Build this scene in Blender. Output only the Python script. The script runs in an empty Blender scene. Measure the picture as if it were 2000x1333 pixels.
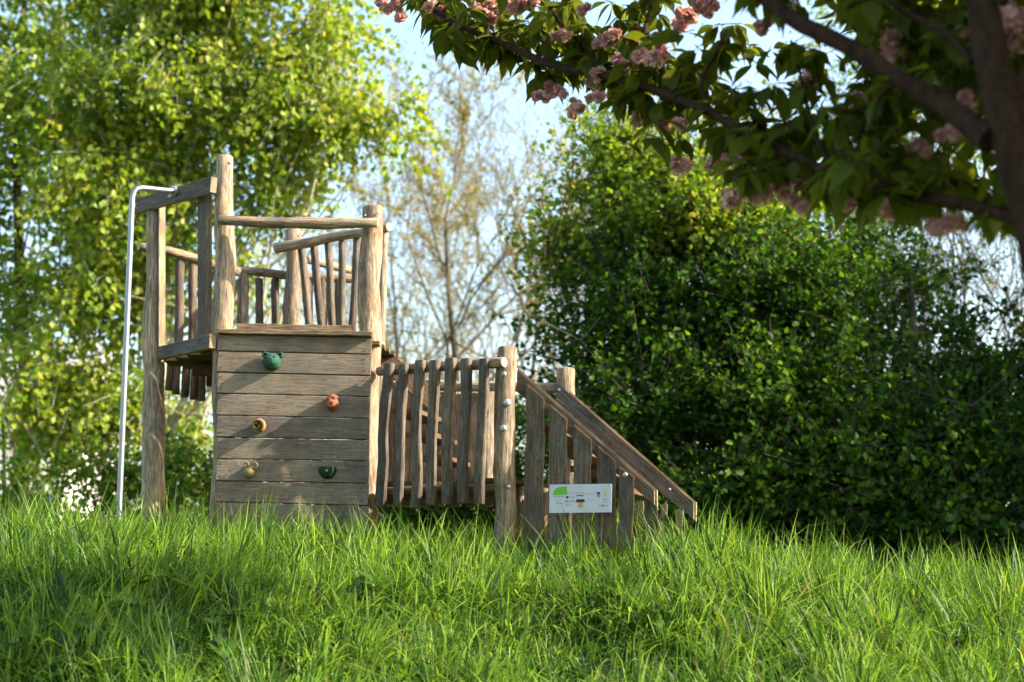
import bpy, math, random
import numpy as np
from mathutils import Vector, Matrix, noise

R = math.radians
random.seed(7)
rng = np.random.default_rng(11)
S = bpy.context.scene
COL = S.collection

# ------------------------------------------------------------------ camera
CAMZ = 1.5
PITCH = R(11.0)
FPX = 2778.0
cam_d = bpy.data.cameras.new('camera')
cam = bpy.data.objects.new('camera', cam_d)
COL.objects.link(cam)
cam.location = (0, 0, CAMZ)
cam.rotation_euler = (R(90) + PITCH, 0, 0)
cam_d.sensor_width = 36
cam_d.lens = 50
cam_d.clip_end = 2000
cam_d.dof.use_dof = True
cam_d.dof.focus_distance = 9.0
cam_d.dof.aperture_fstop = 1.5
S.camera = cam

# ------------------------------------------------------------------ light
SUN_TO = Vector((1.0, -0.15, 0.60)).normalized()       # direction towards the sun
sun_el = math.asin(SUN_TO.z)
sun_az = math.atan2(SUN_TO.x, SUN_TO.y)
W = bpy.data.worlds.new('World')
S.world = W
W.use_nodes = True
wn = W.node_tree
for n in list(wn.nodes):
    wn.nodes.remove(n)
wo = wn.nodes.new('ShaderNodeOutputWorld')
wb = wn.nodes.new('ShaderNodeBackground')
ws = wn.nodes.new('ShaderNodeTexSky')
ws.sky_type = 'NISHITA'
ws.sun_disc = False
ws.sun_elevation = sun_el
ws.sun_rotation = sun_az
ws.air_density = 1.5
ws.dust_density = 2.6
ws.ozone_density = 2.2
wb.inputs['Strength'].default_value = 0.15
wn.links.new(ws.outputs[0], wb.inputs[0])
wn.links.new(wb.outputs[0], wo.inputs[0])
sd = bpy.data.lights.new('sun', 'SUN')
sd.energy = 5.0
sd.angle = R(0.53)
sd.color = (1.0, 0.90, 0.74)
sun = bpy.data.objects.new('sun', sd)
COL.objects.link(sun)
sun.rotation_euler = SUN_TO.to_track_quat('Z', 'Y').to_euler()
sun.location = (20, -4, 14)
S.view_settings.view_transform = 'Standard'
S.view_settings.look = 'None'
S.view_settings.gamma = 1.0
S.view_settings.exposure = 1.65

# ------------------------------------------------------------------ helpers
CP, SP = math.cos(PITCH), math.sin(PITCH)
def at(px, py, Y):
    """the place at distance Y in front of the camera that is seen at photo pixel px, py"""
    u = (px - 1000.0) / FPX
    v = (666.5 - py) / FPX
    t = Y / (CP - v * SP)
    return Vector((u * t, Y, CAMZ + (SP + v * CP) * t))
def mpp(Y):
    return Y / FPX

WM = {}
def put(o, M, parent=None):
    COL.objects.link(o)
    WM[o.name] = M.copy()
    if parent is not None:
        o.parent = parent
        o.matrix_parent_inverse = WM[parent.name].inverted()
    o.matrix_basis = M
    return o
def thing(name, loc, label, cat, group=None):
    o = bpy.data.objects.new(name, None)
    o.empty_display_size = 0.2
    put(o, Matrix.Translation(Vector(loc)))
    o['label'] = label
    o['category'] = cat
    if group:
        o['group'] = group
    return o

def ss(a, b, x):
    t = np.clip((x - a) / (b - a), 0, 1)
    return t * t * (3 - 2 * t)
def ground(x, y):
    x = np.asarray(x, float); y = np.asarray(y, float)
    z = 0.18 + 0.50 * ss(-3, 4.5, y) + 1.15 * ss(6.0, 9.5, y) - 0.95 * ss(11.8, 16.5, y)
    right = ss(0.9, 2.6, x) * ss(5.5, 9.0, y) * (1 - ss(12, 16, y))
    z = z - 0.10 * ss(-.6, .5, x) * ss(7.0, 9.0, y) * (1 - ss(12, 16, y)) - 0.15 * right
    z = z + 0.045 * np.sin(x * 1.7 + 0.6 * y) + 0.035 * np.sin(y * 2.3 - x * 0.9 + 1.0)
    left = (1 - ss(-3.2, -1.8, x)) * ss(6, 9, y) * (1 - ss(12, 16, y))
    z = z + 0.06 * left
    return z
def gz(x, y):
    return float(ground(x, y))

# ------------------------------------------------------------------ materials
def new_mat(name):
    m = bpy.data.materials.new(name)
    m.use_nodes = True
    nt = m.node_tree
    for n in list(nt.nodes):
        nt.nodes.remove(n)
    out = nt.nodes.new('ShaderNodeOutputMaterial')
    return m, nt, out
def N(nt, t, **kw):
    n = nt.nodes.new(t)
    for k, v in kw.items():
        setattr(n, k, v)
    return n
def ramp(nt, fac, stops):
    r = nt.nodes.new('ShaderNodeValToRGB')
    e = r.color_ramp.elements
    e[0].position, e[0].color = stops[0][0], (*stops[0][1], 1)
    e[1].position, e[1].color = stops[1][0], (*stops[1][1], 1)
    for p, c in stops[2:]:
        q = e.new(p); q.color = (*c, 1)
    nt.links.new(fac, r.inputs[0])
    return r.outputs[0]
def mixc(nt, a, b, fac, mode='MIX'):
    m = nt.nodes.new('ShaderNodeMix'); m.data_type = 'RGBA'; m.blend_type = mode
    for sock, v in ((m.inputs[0], fac), (m.inputs[6], a), (m.inputs[7], b)):
        if isinstance(v, (int, float)): sock.default_value = v
        elif isinstance(v, tuple): sock.default_value = (*v, 1)
        else: nt.links.new(v, sock)
    return m.outputs[2]
def wood_mat(name, dark, mid, light, lichen=0.35, moss=0.0, grain=1.0):
    m, nt, out = new_mat(name)
    L = nt.links.new
    tc = N(nt, 'ShaderNodeTexCoord'); oi = N(nt, 'ShaderNodeObjectInfo')
    off = N(nt, 'ShaderNodeVectorMath', operation='ADD')
    mul = N(nt, 'ShaderNodeMath', operation='MULTIPLY'); mul.inputs[1].default_value = 37.0
    L(oi.outputs['Random'], mul.inputs[0])
    L(tc.outputs['Object'], off.inputs[0]); L(mul.outputs[0], off.inputs[1])
    def noise_(scale, sc, det=5, rough=.6):
        mp = N(nt, 'ShaderNodeMapping'); mp.inputs['Scale'].default_value = sc
        L(off.outputs[0], mp.inputs[0])
        n = N(nt, 'ShaderNodeTexNoise'); n.inputs['Scale'].default_value = scale
        n.inputs['Detail'].default_value = det; n.inputs['Roughness'].default_value = rough
        L(mp.outputs[0], n.inputs['Vector'])
        return n.outputs[0]
    g1 = noise_(14, (5, 5, .45), 6, .7)          # grain along local Z
    g2 = noise_(45, (4, 4, .25), 3, .6)          # fine cracks
    b = noise_(3.2, (1, 1, .8), 4, .6)           # blotches
    s = noise_(60, (1, 1, .8), 3, .65)           # lichen specks
    c = ramp(nt, g1, [(.30, dark), (.72, light), (.5, mid)])
    bl = ramp(nt, b, [(.33, (.62, .60, .60)), (.68, (1.18, 1.12, 1.02))])
    c = mixc(nt, c, bl, 1.0, 'MULTIPLY')
    crack = ramp(nt, g2, [(.34, (.35, .32, .30)), (.42, (1, 1, 1))])
    c = mixc(nt, c, crack, .8 * grain, 'MULTIPLY')
    lm = N(nt, 'ShaderNodeMath', operation='MULTIPLY')
    lf = ramp(nt, s, [(.60, (0, 0, 0)), (.70, (1, 1, 1))])
    lb = ramp(nt, b, [(.42, (0, 0, 0)), (.62, (1, 1, 1))])
    L(lf, lm.inputs[0]); L(lb, lm.inputs[1])
    lm2 = N(nt, 'ShaderNodeMath', operation='MULTIPLY'); L(lm.outputs[0], lm2.inputs[0]); lm2.inputs[1].default_value = lichen
    c = mixc(nt, c, (.46, .46, .40), lm2.outputs[0])
    hb = noise_(5.5, (1, 1, .9), 3, .55)
    mh = N(nt, 'ShaderNodeMapping'); mh.inputs['Location'].default_value = (7, 3, 1)
    c = mixc(nt, c, ramp(nt, hb, [(.36, (.86, .97, 1.06)), (.64, (1.20, .98, .76)), (.5, (1, 1, 1))]), .5, 'MULTIPLY')
    spk = noise_(33, (1, 1, .5), 3, .6)
    c = mixc(nt, c, ramp(nt, spk, [(.34, (.66, .63, .60)), (.44, (1, 1, 1))]), .6, 'MULTIPLY')
    # each piece its own shade
    pr = ramp(nt, oi.outputs['Random'], [(0, (.78, .77, .78)), (1, (1.18, 1.14, 1.08))])
    c = mixc(nt, c, pr, 1.0, 'MULTIPLY')
    p = N(nt, 'ShaderNodeBsdfPrincipled')
    L(c, p.inputs['Base Color']); p.inputs['Roughness'].default_value = .82
    p.inputs['Specular IOR Level'].default_value = .25
    add = N(nt, 'ShaderNodeMath', operation='ADD'); L(g1, add.inputs[0]); L(g2, add.inputs[1])
    bp = N(nt, 'ShaderNodeBump'); bp.inputs['Strength'].default_value = .7; bp.inputs['Distance'].default_value = .006
    L(add.outputs[0], bp.inputs['Height']); L(bp.outputs[0], p.inputs['Normal'])
    L(p.outputs[0], out.inputs[0])
    return m
def leaf_mat(name, stops, trans=.45, bright=1.6, gloss=.06, rough=.45):
    m, nt, out = new_mat(name)
    L = nt.links.new
    a = N(nt, 'ShaderNodeAttribute'); a.attribute_name = 'tint'
    c = ramp(nt, a.outputs['Fac'], stops)
    d = N(nt, 'ShaderNodeBsdfDiffuse'); L(c, d.inputs[0])
    t = N(nt, 'ShaderNodeBsdfTranslucent')
    tcl = mixc(nt, c, (bright, bright * .95, bright * .45), 1.0, 'MULTIPLY'); L(tcl, t.inputs[0])
    ms = N(nt, 'ShaderNodeMixShader'); ms.inputs[0].default_value = trans
    L(d.outputs[0], ms.inputs[1]); L(t.outputs[0], ms.inputs[2])
    g = N(nt, 'ShaderNodeBsdfGlossy'); g.inputs['Roughness'].default_value = rough
    g.inputs[0].default_value = (.9, .95, .9, 1)
    m2 = N(nt, 'ShaderNodeMixShader'); m2.inputs[0].default_value = gloss
    L(ms.outputs[0], m2.inputs[1]); L(g.outputs[0], m2.inputs[2])
    L(m2.outputs[0], out.inputs[0])
    return m
def plain(name, col, rough=.7, metal=0.0, spec=.4, var=0.12, scale=20):
    m, nt, out = new_mat(name)
    L = nt.links.new
    tc = N(nt, 'ShaderNodeTexCoord')
    n = N(nt, 'ShaderNodeTexNoise'); n.inputs['Scale'].default_value = scale; n.inputs['Detail'].default_value = 5
    L(tc.outputs['Object'], n.inputs['Vector'])
    lo = tuple(x * (1 - var) for x in col); hi = tuple(min(1, x * (1 + var)) for x in col)
    c = ramp(nt, n.outputs[0], [(.35, lo), (.65, hi)])
    p = N(nt, 'ShaderNodeBsdfPrincipled')
    L(c, p.inputs['Base Color']); p.inputs['Roughness'].default_value = rough
    p.inputs['Metallic'].default_value = metal; p.inputs['Specular IOR Level'].default_value = spec
    L(p.outputs[0], out.inputs[0])
    return m
def bark_mat(name, dark, light, scale=12):
    m, nt, out = new_mat(name)
    L = nt.links.new
    tc = N(nt, 'ShaderNodeTexCoord')
    mp = N(nt, 'ShaderNodeMapping'); mp.inputs['Scale'].default_value = (1, 1, .5); L(tc.outputs['Object'], mp.inputs[0])
    n = N(nt, 'ShaderNodeTexNoise'); n.inputs['Scale'].default_value = scale; n.inputs['Detail'].default_value = 8
    n.inputs['Roughness'].default_value = .7
    L(mp.outputs[0], n.inputs['Vector'])
    c = ramp(nt, n.outputs[0], [(.35, dark), (.65, light)])
    p = N(nt, 'ShaderNodeBsdfPrincipled'); L(c, p.inputs['Base Color']); p.inputs['Roughness'].default_value = .9
    p.inputs['Specular IOR Level'].default_value = .2
    bp = N(nt, 'ShaderNodeBump'); bp.inputs['Strength'].default_value = .8; bp.inputs['Distance'].default_value = .01
    L(n.outputs[0], bp.inputs['Height']); L(bp.outputs[0], p.inputs['Normal'])
    L(p.outputs[0], out.inputs[0])
    return m

M = {}
M['log'] = wood_mat('weathered_log', (.085, .070, .056), (.27, .22, .165), (.62, .50, .35), .30)
M['plank'] = wood_mat('weathered_plank', (.130, .108, .086), (.195, .165, .130), (.26, .222, .178), .45, grain=.45)
M['board'] = wood_mat('grey_board', (.055, .048, .042), (.115, .10, .085), (.21, .18, .145), .35)
M['old'] = wood_mat('rotten_board', (.07, .05, .035), (.20, .15, .10), (.36, .28, .19), .2)
M['deck'] = wood_mat('deck_wood', (.06, .038, .024), (.13, .085, .052), (.22, .15, .10), .1)
M['slat'] = wood_mat('grey_slat', (.050, .042, .035), (.115, .097, .080), (.26, .21, .155), .30)
M['sawn'] = wood_mat('sunlit_sawn_edge', (.16, .125, .09), (.32, .255, .175), (.52, .41, .27), .15, grain=.5)  # paler cut wood, with the sunlight on board edges put into its colour
M['endgrain'] = plain('end_grain', (.42, .33, .22), .9, var=.25, scale=60)
M['steel'] = plain('steel', (.27, .28, .30), .5, 1.0, .5, .05, 8)
M['zinc'] = plain('zinc_bolt', (.40, .41, .42), .5, .9, .5, .2, 80)
M['rust'] = plain('screw_head', (.05, .035, .03), .7, .3, .5, .2, 60)
M['hold_green'] = plain('green_resin', (.022, .075, .052), .8, spec=.15, var=.35, scale=35)
M['hold_red'] = plain('red_resin', (.25, .075, .045), .85, spec=.15, var=.35, scale=35)
M['hold_tan'] = plain('tan_resin', (.29, .16, .06), .85, spec=.15, var=.35, scale=35)
M['hold_dgreen'] = plain('dark_green_resin', (.010, .042, .022), .8, spec=.15, var=.3, scale=50)
M['hold_olive'] = plain('mustard_resin', (.20, .15, .05), .65, var=.25, scale=50)
M['bark_cherry'] = bark_mat('cherry_bark', (.010, .0045, .002), (.052, .023, .010), 25)
M['bark_pale'] = bark_mat('poplar_bark', (.20, .19, .13), (.42, .38, .27), 8)
M['bark_grey'] = bark_mat('grey_bark', (.03, .023, .016), (.10, .08, .055), 8)
M['twig'] = bark_mat('twig_bark', (.07, .05, .03), (.17, .125, .075), 8)
M['bark_dark'] = bark_mat('dark_bark', (.035, .028, .022), (.11, .085, .065), 8)
M['grass'] = leaf_mat('grass_blade', [(0, (.010, .040, .008)), (.93, (.28, .41, .045)), (.45, (.088, .19, .022)), (.97, (.20, .18, .08))], .45, 1.5, .018, .5)
M['poplar'] = leaf_mat('poplar_leaf', [(0, (.055, .11, .010)), (1, (.36, .35, .06)), (.4, (.15, .24, .016)), (.75, (.25, .32, .022))], .50, 1.5, .02, .45)
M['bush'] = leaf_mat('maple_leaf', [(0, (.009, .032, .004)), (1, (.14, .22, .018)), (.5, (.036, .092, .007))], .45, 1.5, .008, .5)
M['bushlight'] = leaf_mat('sunlit_maple_leaf', [(0, (.06, .13, .008)), (1, (.38, .33, .04)), (.5, (.18, .29, .015))], .45, 1.5, .02, .45)  # brighter copy of the maple leaf, sunlight put into the colour
M['bud'] = leaf_mat('young_leaf', [(0, (.14, .13, .03)), (1, (.32, .22, .09)), (.5, (.24, .22, .04))], .4, 1.4, .03)
M['cherryleaf'] = leaf_mat('cherry_leaf', [(0, (.042, .056, .008)), (1, (.13, .065, .018)), (.6, (.085, .105, .011)), (.9, (.12, .14, .014))], .55, 1.9, .008, .5)
M['petal'] = leaf_mat('pink_petal', [(0, (.46, .18, .25)), (1, (.85, .66, .72)), (.5, (.70, .40, .48))], .4, 1.15, .02)
M['weed'] = leaf_mat('weed_leaf', [(0, (.02, .06, .008)), (1, (.07, .14, .014))], .35, 1.5, .03, .4)

# ------------------------------------------------------------------ mesh builders
def arr_mesh(name, V, F, mats, tint=None, smooth=False, mi=None):
    """V (n,3), F (m,k) one polygon size"""
    V = np.asarray(V, np.float32); F = np.asarray(F, np.int32)
    me = bpy.data.meshes.new(name)
    me.vertices.add(len(V)); me.vertices.foreach_set('co', V.ravel())
    k = F.shape[1]
    me.loops.add(F.size); me.loops.foreach_set('vertex_index', F.ravel())
    me.polygons.add(len(F))
    me.polygons.foreach_set('loop_start', np.arange(0, F.size, k, dtype=np.int32))
    try:
        me.polygons.foreach_set('loop_total', np.full(len(F), k, np.int32))
    except Exception:
        pass
    if smooth:
        me.polygons.foreach_set('use_smooth', np.ones(len(F), bool))
    if mi is not None:
        me.polygons.foreach_set('material_index', np.asarray(mi, np.int32))
    for m in mats:
        me.materials.append(m)
    if tint is not None:
        a = me.attributes.new('tint', 'FLOAT', 'POINT'); a.data.foreach_set('value', np.asarray(tint, np.float32))
    me.update(calc_edges=True)
    return me
def pymesh(name, verts, faces, mats, smooth=None, mi=None):
    me = bpy.data.meshes.new(name)
    me.from_pydata([tuple(v) for v in verts], [], faces)
    for m in mats: me.materials.append(m)
    for i, p in enumerate(me.polygons):
        if smooth is not None: p.use_smooth = smooth[i] if isinstance(smooth, list) else smooth
        if mi is not None: p.material_index = mi[i]
    me.update()
    return me
def frame(p0, p1, hint=Vector((0, -1, 0))):
    z = (p1 - p0).normalized()
    x = hint.cross(z)
    if x.length < 1e-4: x = Vector((1, 0, 0)).cross(z)
    x.normalize(); y = z.cross(x).normalized()          # y ~ opposite of the hint side
    return Matrix(((x.x, y.x, z.x, p0.x), (x.y, y.y, z.y, p0.y), (x.z, y.z, z.z, p0.z), (0, 0, 0, 1)))

def log(name, pts, radii, parent, mat='log', flat=1.0, nseg=12, knob=.09, steps=5, seed=None, chamf=.12, sup=2.0, hint=(0, -1, 0)):
    """a debarked round pole through world points; uneven girth, gently bent, chamfered ends"""
    rr = random.Random(seed if seed is not None else random.random())
    pts = [Vector(p) for p in pts]
    Mx = frame(pts[0], pts[-1], Vector(hint)); inv = Mx.inverted()
    lp = [inv @ p for p in pts]
    if not isinstance(radii, (list, tuple)): radii = [radii] * len(pts)
    rings = []
    for i in range(len(lp) - 1):
        for s in range(steps):
            t = s / steps
            rings.append((lp[i].lerp(lp[i + 1], t), radii[i] * (1 - t) + radii[i + 1] * t))
    rings.append((lp[-1], radii[-1]))
    ph = rr.random() * 50
    Ltot = rings[-1][0].z
    V, F, sm, mi = [], [], [], []
    r0 = rings[0][1]; r1 = rings[-1][1]
    seq = [(rings[0][0], r0 * (1 - chamf), 0)] + [(p, r, 1) for p, r in rings] + [(rings[-1][0], r1 * (1 - chamf), 2)]
    seq[1] = (rings[0][0] + Vector((0, 0, r0 * chamf)), r0, 1)
    seq[-2] = (rings[-1][0] - Vector((0, 0, r1 * chamf)), r1, 1)
    for p, r, e in seq:
        wx = noise.noise(Vector((ph, p.z * 2.2, 0))) * r * .35
        wy = noise.noise(Vector((ph, p.z * 2.2, 9))) * r * .35
        if len(seq) < 5: wx = wy = 0
        for k in range(nseg):
            a = 2 * math.pi * k / nseg
            q = 1 + knob * 1.6 * noise.noise(Vector((math.cos(a) * .9 + ph, math.sin(a) * .9, p.z * 5))) + knob * .5 * noise.noise(Vector((math.cos(a) * 2.5, math.sin(a) * 2.5 + ph, p.z * 14)))
            q *= (abs(math.cos(a)) ** sup + abs(math.sin(a)) ** sup) ** (-1 / sup)
            V.append((p.x + wx + math.cos(a) * r * q, p.y + wy + math.sin(a) * r * q * flat, p.z))
    nr = len(seq)
    for i in range(nr - 1):
        for k in range(nseg):
            k2 = (k + 1) % nseg
            F.append((i * nseg + k, i * nseg + k2, (i + 1) * nseg + k2, (i + 1) * nseg + k)); sm.append(True); mi.append(0)
    F.append(tuple(reversed(range(nseg)))); sm.append(False); mi.append(1)
    F.append(tuple((nr - 1) * nseg + k for k in range(nseg))); sm.append(False); mi.append(1)
    me = pymesh(name, V, F, [M[mat], M['endgrain']], sm, mi)
    return put(bpy.data.objects.new(name, me), Mx, parent)

def board(name, c0, c1, wvec, tvec, parent, mat='board', jag=.004, nx=6, bev=.004, cut0=0.0, cut1=0.0, seed=None, wave=0.0):
    """sawn board: axis c0->c1 (world, centre of the front face's lower edge), wvec across, tvec thickness to the back.
    cut0/cut1 slant the ends along the width."""
    rr = random.Random(seed if seed is not None else random.random())
    c0 = Vector(c0); c1 = Vector(c1); wv = Vector(wvec); tv = Vector(tvec)
    z = (c1 - c0); Ln = z.length; z = z.normalized()
    wl = wv.length; x = (wv - z * wv.dot(z)).normalized(); y = z.cross(x)
    th = tv.length * (1 if tv.dot(y) >= 0 else -1)
    Mx = Matrix(((x.x, y.x, z.x, c0.x), (x.y, y.y, z.y, c0.y), (x.z, y.z, z.z, c0.z), (0, 0, 0, 1)))
    V, F = [], []
    b = min(bev, abs(th) * .3, wl * .2); sg = 1 if th > 0 else -1
    ph = rr.random() * 90
    for i in range(nx + 1):
        t = i / nx
        for (fx, fy, bx, by) in ((0, 0, b, 0), (1, 0, -b, 0), (1, 0, 0, b), (1, 1, 0, -b), (1, 1, -b, 0), (0, 1, b, 0), (0, 1, 0, -b), (0, 0, 0, b)):
            zz = t * Ln + (cut0 * (fx) * (1 - t) + cut1 * fx * t)
            jx = jag * noise.noise(Vector((t * Ln * 9 + ph, fx * 5.3, fy * .1))) * 2 + wave * noise.noise(Vector((t * Ln * 2.2 + ph, fx * 3.1 + .5, 0)))
            V.append((fx * wl + bx + jx, fy * th + by * sg, zz))
    for i in range(nx):
        for k in range(8):
            k2 = (k + 1) % 8
            f = (i * 8 + k, i * 8 + k2, (i + 1) * 8 + k2, (i + 1) * 8 + k)
            F.append(f if sg > 0 else f[::-1])
    e0 = tuple(reversed(range(8))); e1 = tuple(nx * 8 + k for k in range(8))
    F += [e0 if sg > 0 else e0[::-1], e1 if sg > 0 else e1[::-1]]
    ms = [M[mat]] + ([M['sawn']] if mat == 'board' else [])
    me = pymesh(name, V, F, ms, False)
    if mat == 'board':
        for p in me.polygons:
            if abs(p.normal.y) < .8: p.material_index = 1
    return put(bpy.data.objects.new(name, me), Mx, parent)

_cap = {}
def bolt(p, parent, r=.012, nrm=Vector((0, -1, 0)), name='bolt', mat='zinc'):
    """domed bolt head"""
    key = (round(r, 4), mat)
    if key not in _cap:
        V, F = [], []
        rings = [(1, 0), (1, .25), (.8, .5), (.4, .66)]
        for q, h in rings:
            for k in range(12):
                a = k * math.pi / 6; V.append((math.cos(a) * r * q, math.sin(a) * r * q, h * r))
        for i in range(3):
            for k in range(12):
                k2 = (k + 1) % 12; F.append((i * 12 + k, i * 12 + k2, (i + 1) * 12 + k2, (i + 1) * 12 + k))
        F.append(tuple(36 + k for k in range(12)))
        _cap[key] = pymesh('bolt', V, F, [M[mat]], True)
    Mx = frame(Vector(p), Vector(p) + nrm, Vector((0, 0, 1)))
    return put(bpy.data.objects.new(name, _cap[key]), Mx, parent)

# ------------------------------------------------------------------ ground and hillside
def make_ground():
    xs = np.concatenate([-np.geomspace(9, 900, 22)[::-1], np.linspace(-8.5, 8.5, 90), np.geomspace(9, 900, 22)])
    ys = np.concatenate([-np.geomspace(4, 300, 12)[::-1], np.linspace(-3.5, 20, 120), np.geomspace(21, 1200, 24)])
    X, Y = np.meshgrid(xs, ys)
    Z = ground(X, Y)
    V = np.stack([X, Y, Z], -1).reshape(-1, 3)
    nx, ny = len(xs), len(ys)
    i = np.arange((ny - 1) * (nx - 1)); r = i // (nx - 1); c = i % (nx - 1)
    a = r * nx + c
    F = np.stack([a, a + 1, a + nx + 1, a + nx], -1)
    m, nt, out = new_mat('meadow_soil')
    tc = N(nt, 'ShaderNodeTexCoord')
    n = N(nt, 'ShaderNodeTexNoise'); n.inputs['Scale'].default_value = 3; n.inputs['Detail'].default_value = 10
    nt.links.new(tc.outputs['Object'], n.inputs['Vector'])
    c_ = ramp(nt, n.outputs[0], [(.35, (.030, .045, .014)), (.65, (.05, .09, .02))])
    p = N(nt, 'ShaderNodeBsdfPrincipled'); nt.links.new(c_, p.inputs['Base Color']); p.inputs['Roughness'].default_value = 1
    nt.links.new(p.outputs[0], out.inputs[0])
    o = bpy.data.objects.new('ground', arr_mesh('ground', V, F, [m], smooth=True))
    put(o, Matrix.Identity(4)); o['kind'] = 'structure'
make_ground()

# ------------------------------------------------------------------ foliage tools
RH_V = np.array([[0, 0, 0], [.5, .45, .12], [0, 1, -.08], [-.5, .45, .12]])
RH_F = np.array([[0, 1, 2], [0, 2, 3]])
def rich_leaf(wid=.5, fold=.16, curl=.25, tip=.16):
    ts = [0, .14, .34, .56, .76, .90]; ws = [.03, .55, .92, 1.0, .66, .26]
    V = []
    for t, w in zip(ts, ws):
        zc = -curl * t * t
        V += [(-w * wid, t, zc + fold * w), (0, t, zc), (w * wid, t, zc + fold * w)]
    V.append((0, 1 + tip, -curl * 1.25))
    F = []
    for i in range(5):
        a = i * 3
        F += [(a, a + 1, a + 4), (a, a + 4, a + 3), (a + 1, a + 2, a + 5), (a + 1, a + 5, a + 4)]
    F += [(15, 16, 18), (16, 17, 18)]
    return np.array(V), np.array(F)
def norm(a):
    return a / np.maximum(np.linalg.norm(a, axis=1, keepdims=True), 1e-9)
def leaves_mesh(name, C, D, Nn, L, Wd, mat, tint, tv=RH_V, tf=RH_F):
    """C positions, D length direction, Nn rough normals, L lengths, Wd widths"""
    D = norm(D); Sd = norm(np.cross(D, Nn)); Nn = np.cross(Sd, D)
    n = len(C); k = len(tv)
    V = (C[:, None, :] + D[:, None, :] * (tv[None, :, 1:2] * L[:, None, None]) +
         Sd[:, None, :] * (tv[None, :, 0:1] * Wd[:, None, None]) + Nn[:, None, :] * (tv[None, :, 2:3] * L[:, None, None]))
    F = (tf[None] + (np.arange(n) * k)[:, None, None]).reshape(-1, 3)
    return arr_mesh(name, V.reshape(-1, 3), F, [mat], np.repeat(tint, k))
def rnd_unit(n):
    return norm(rng.normal(size=(n, 3)))
def sprig_cloud(clumps, nspr, nleaf, slen, leaf, droop, shell=.55, size_var=.3, up=0.0, aspect=.8, jit=.07, tbias=0.0):
    """clumps rows: cx,cy,cz,rx,ry,rz,weight. Leaf sprigs spread through the clumps; returns leaf arrays and twig segments."""
    cl = np.array(clumps, float)
    w = cl[:, 3] * cl[:, 5] * cl[:, 6]; w /= w.sum()
    ci = rng.choice(len(cl), nspr, p=w)
    u = rnd_unit(nspr); r = rng.random(nspr) ** (1 / 3.) ; r = shell + (1 - shell) * r if False else np.where(rng.random(nspr) < shell, .75 + .3 * rng.random(nspr), r)
    O = cl[ci, :3] + u * r[:, None] * cl[ci, 3:6]
    dirn = norm(u * np.array([1, 1, .6]) + np.array([0, 0, up - droop]) + rng.normal(size=(nspr, 3)) * .35)
    sl = slen * (0.6 + .8 * rng.random(nspr))
    st = rng.normal(size=nspr) * .16 + tbias
    t = rng.random((nspr, nleaf))
    P = O[:, None, :] + dirn[:, None, :] * (t * sl[:, None])[..., None]
    P[..., 2] -= (t ** 2 * sl[:, None]) * droop * .4
    P = P + rng.normal(size=P.shape) * jit
    n = nspr * nleaf
    P = P.reshape(-1, 3)
    D = np.repeat(dirn, nleaf, 0) * .4 + rng.normal(size=(n, 3)) * .7 + np.array([0, 0, -.75 * droop])
    Nn = rng.normal(size=(n, 3)) + np.array([0.0, -.2, .7])
    L = leaf * (1 - size_var + 2 * size_var * rng.random(n))
    tint = np.clip(np.repeat(st, nleaf) + .48 + rng.normal(size=n) * .2, 0, 1)
    segs = [(O[i], O[i] + dirn[i] * sl[i]) for i in range(nspr)]
    return P, D, Nn, L, L * aspect, tint, segs
def subdiv(clumps, n, frac, seed=1, flatz=.8):
    rr = random.Random(seed); out_ = []
    for c in clumps:
        for i in range(n):
            u_ = Vector((rr.gauss(0, 1), rr.gauss(0, 1), rr.gauss(0, 1))).normalized() * (rr.random() ** .4) * .85
            f = frac * rr.uniform(.65, 1.35)
            out_.append((c[0] + u_.x * c[3], c[1] + u_.y * c[4], c[2] + u_.z * c[5], c[3] * f, max(c[4] * f, .15), c[5] * f * flatz, c[6] * rr.uniform(.6, 1.3)))
    return out_
def tubes_mesh(name, segs, mat, ns=5, smooth=True):
    """segs rows p0(3) p1(3) r0 r1 -> tapered tubes"""
    A = np.array(segs, float)
    p0, p1, r0, r1 = A[:, :3], A[:, 3:6], A[:, 6], A[:, 7]
    d = norm(p1 - p0)
    h = np.where(np.abs(d[:, 2:3]) > .9, np.array([[1., 0, 0]]), np.array([[0, 0, 1.]]))
    s = norm(np.cross(d, h)); q = np.cross(d, s)
    an = np.arange(ns) * 2 * math.pi / ns
    ring = s[:, None, :] * np.cos(an)[None, :, None] + q[:, None, :] * np.sin(an)[None, :, None]
    V = np.concatenate([p0[:, None] + ring * r0[:, None, None], (p1 + d * r1[:, None] * .3)[:, None] + ring * r1[:, None, None]], 1)
    k = np.arange(ns); k2 = (k + 1) % ns
    T = np.stack([k, k2, k2 + ns, k + ns], -1)
    F = (T[None] + (np.arange(len(A)) * 2 * ns)[:, None, None]).reshape(-1, 4)
    return arr_mesh(name, V.reshape(-1, 3), F, [mat], smooth=smooth)
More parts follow.
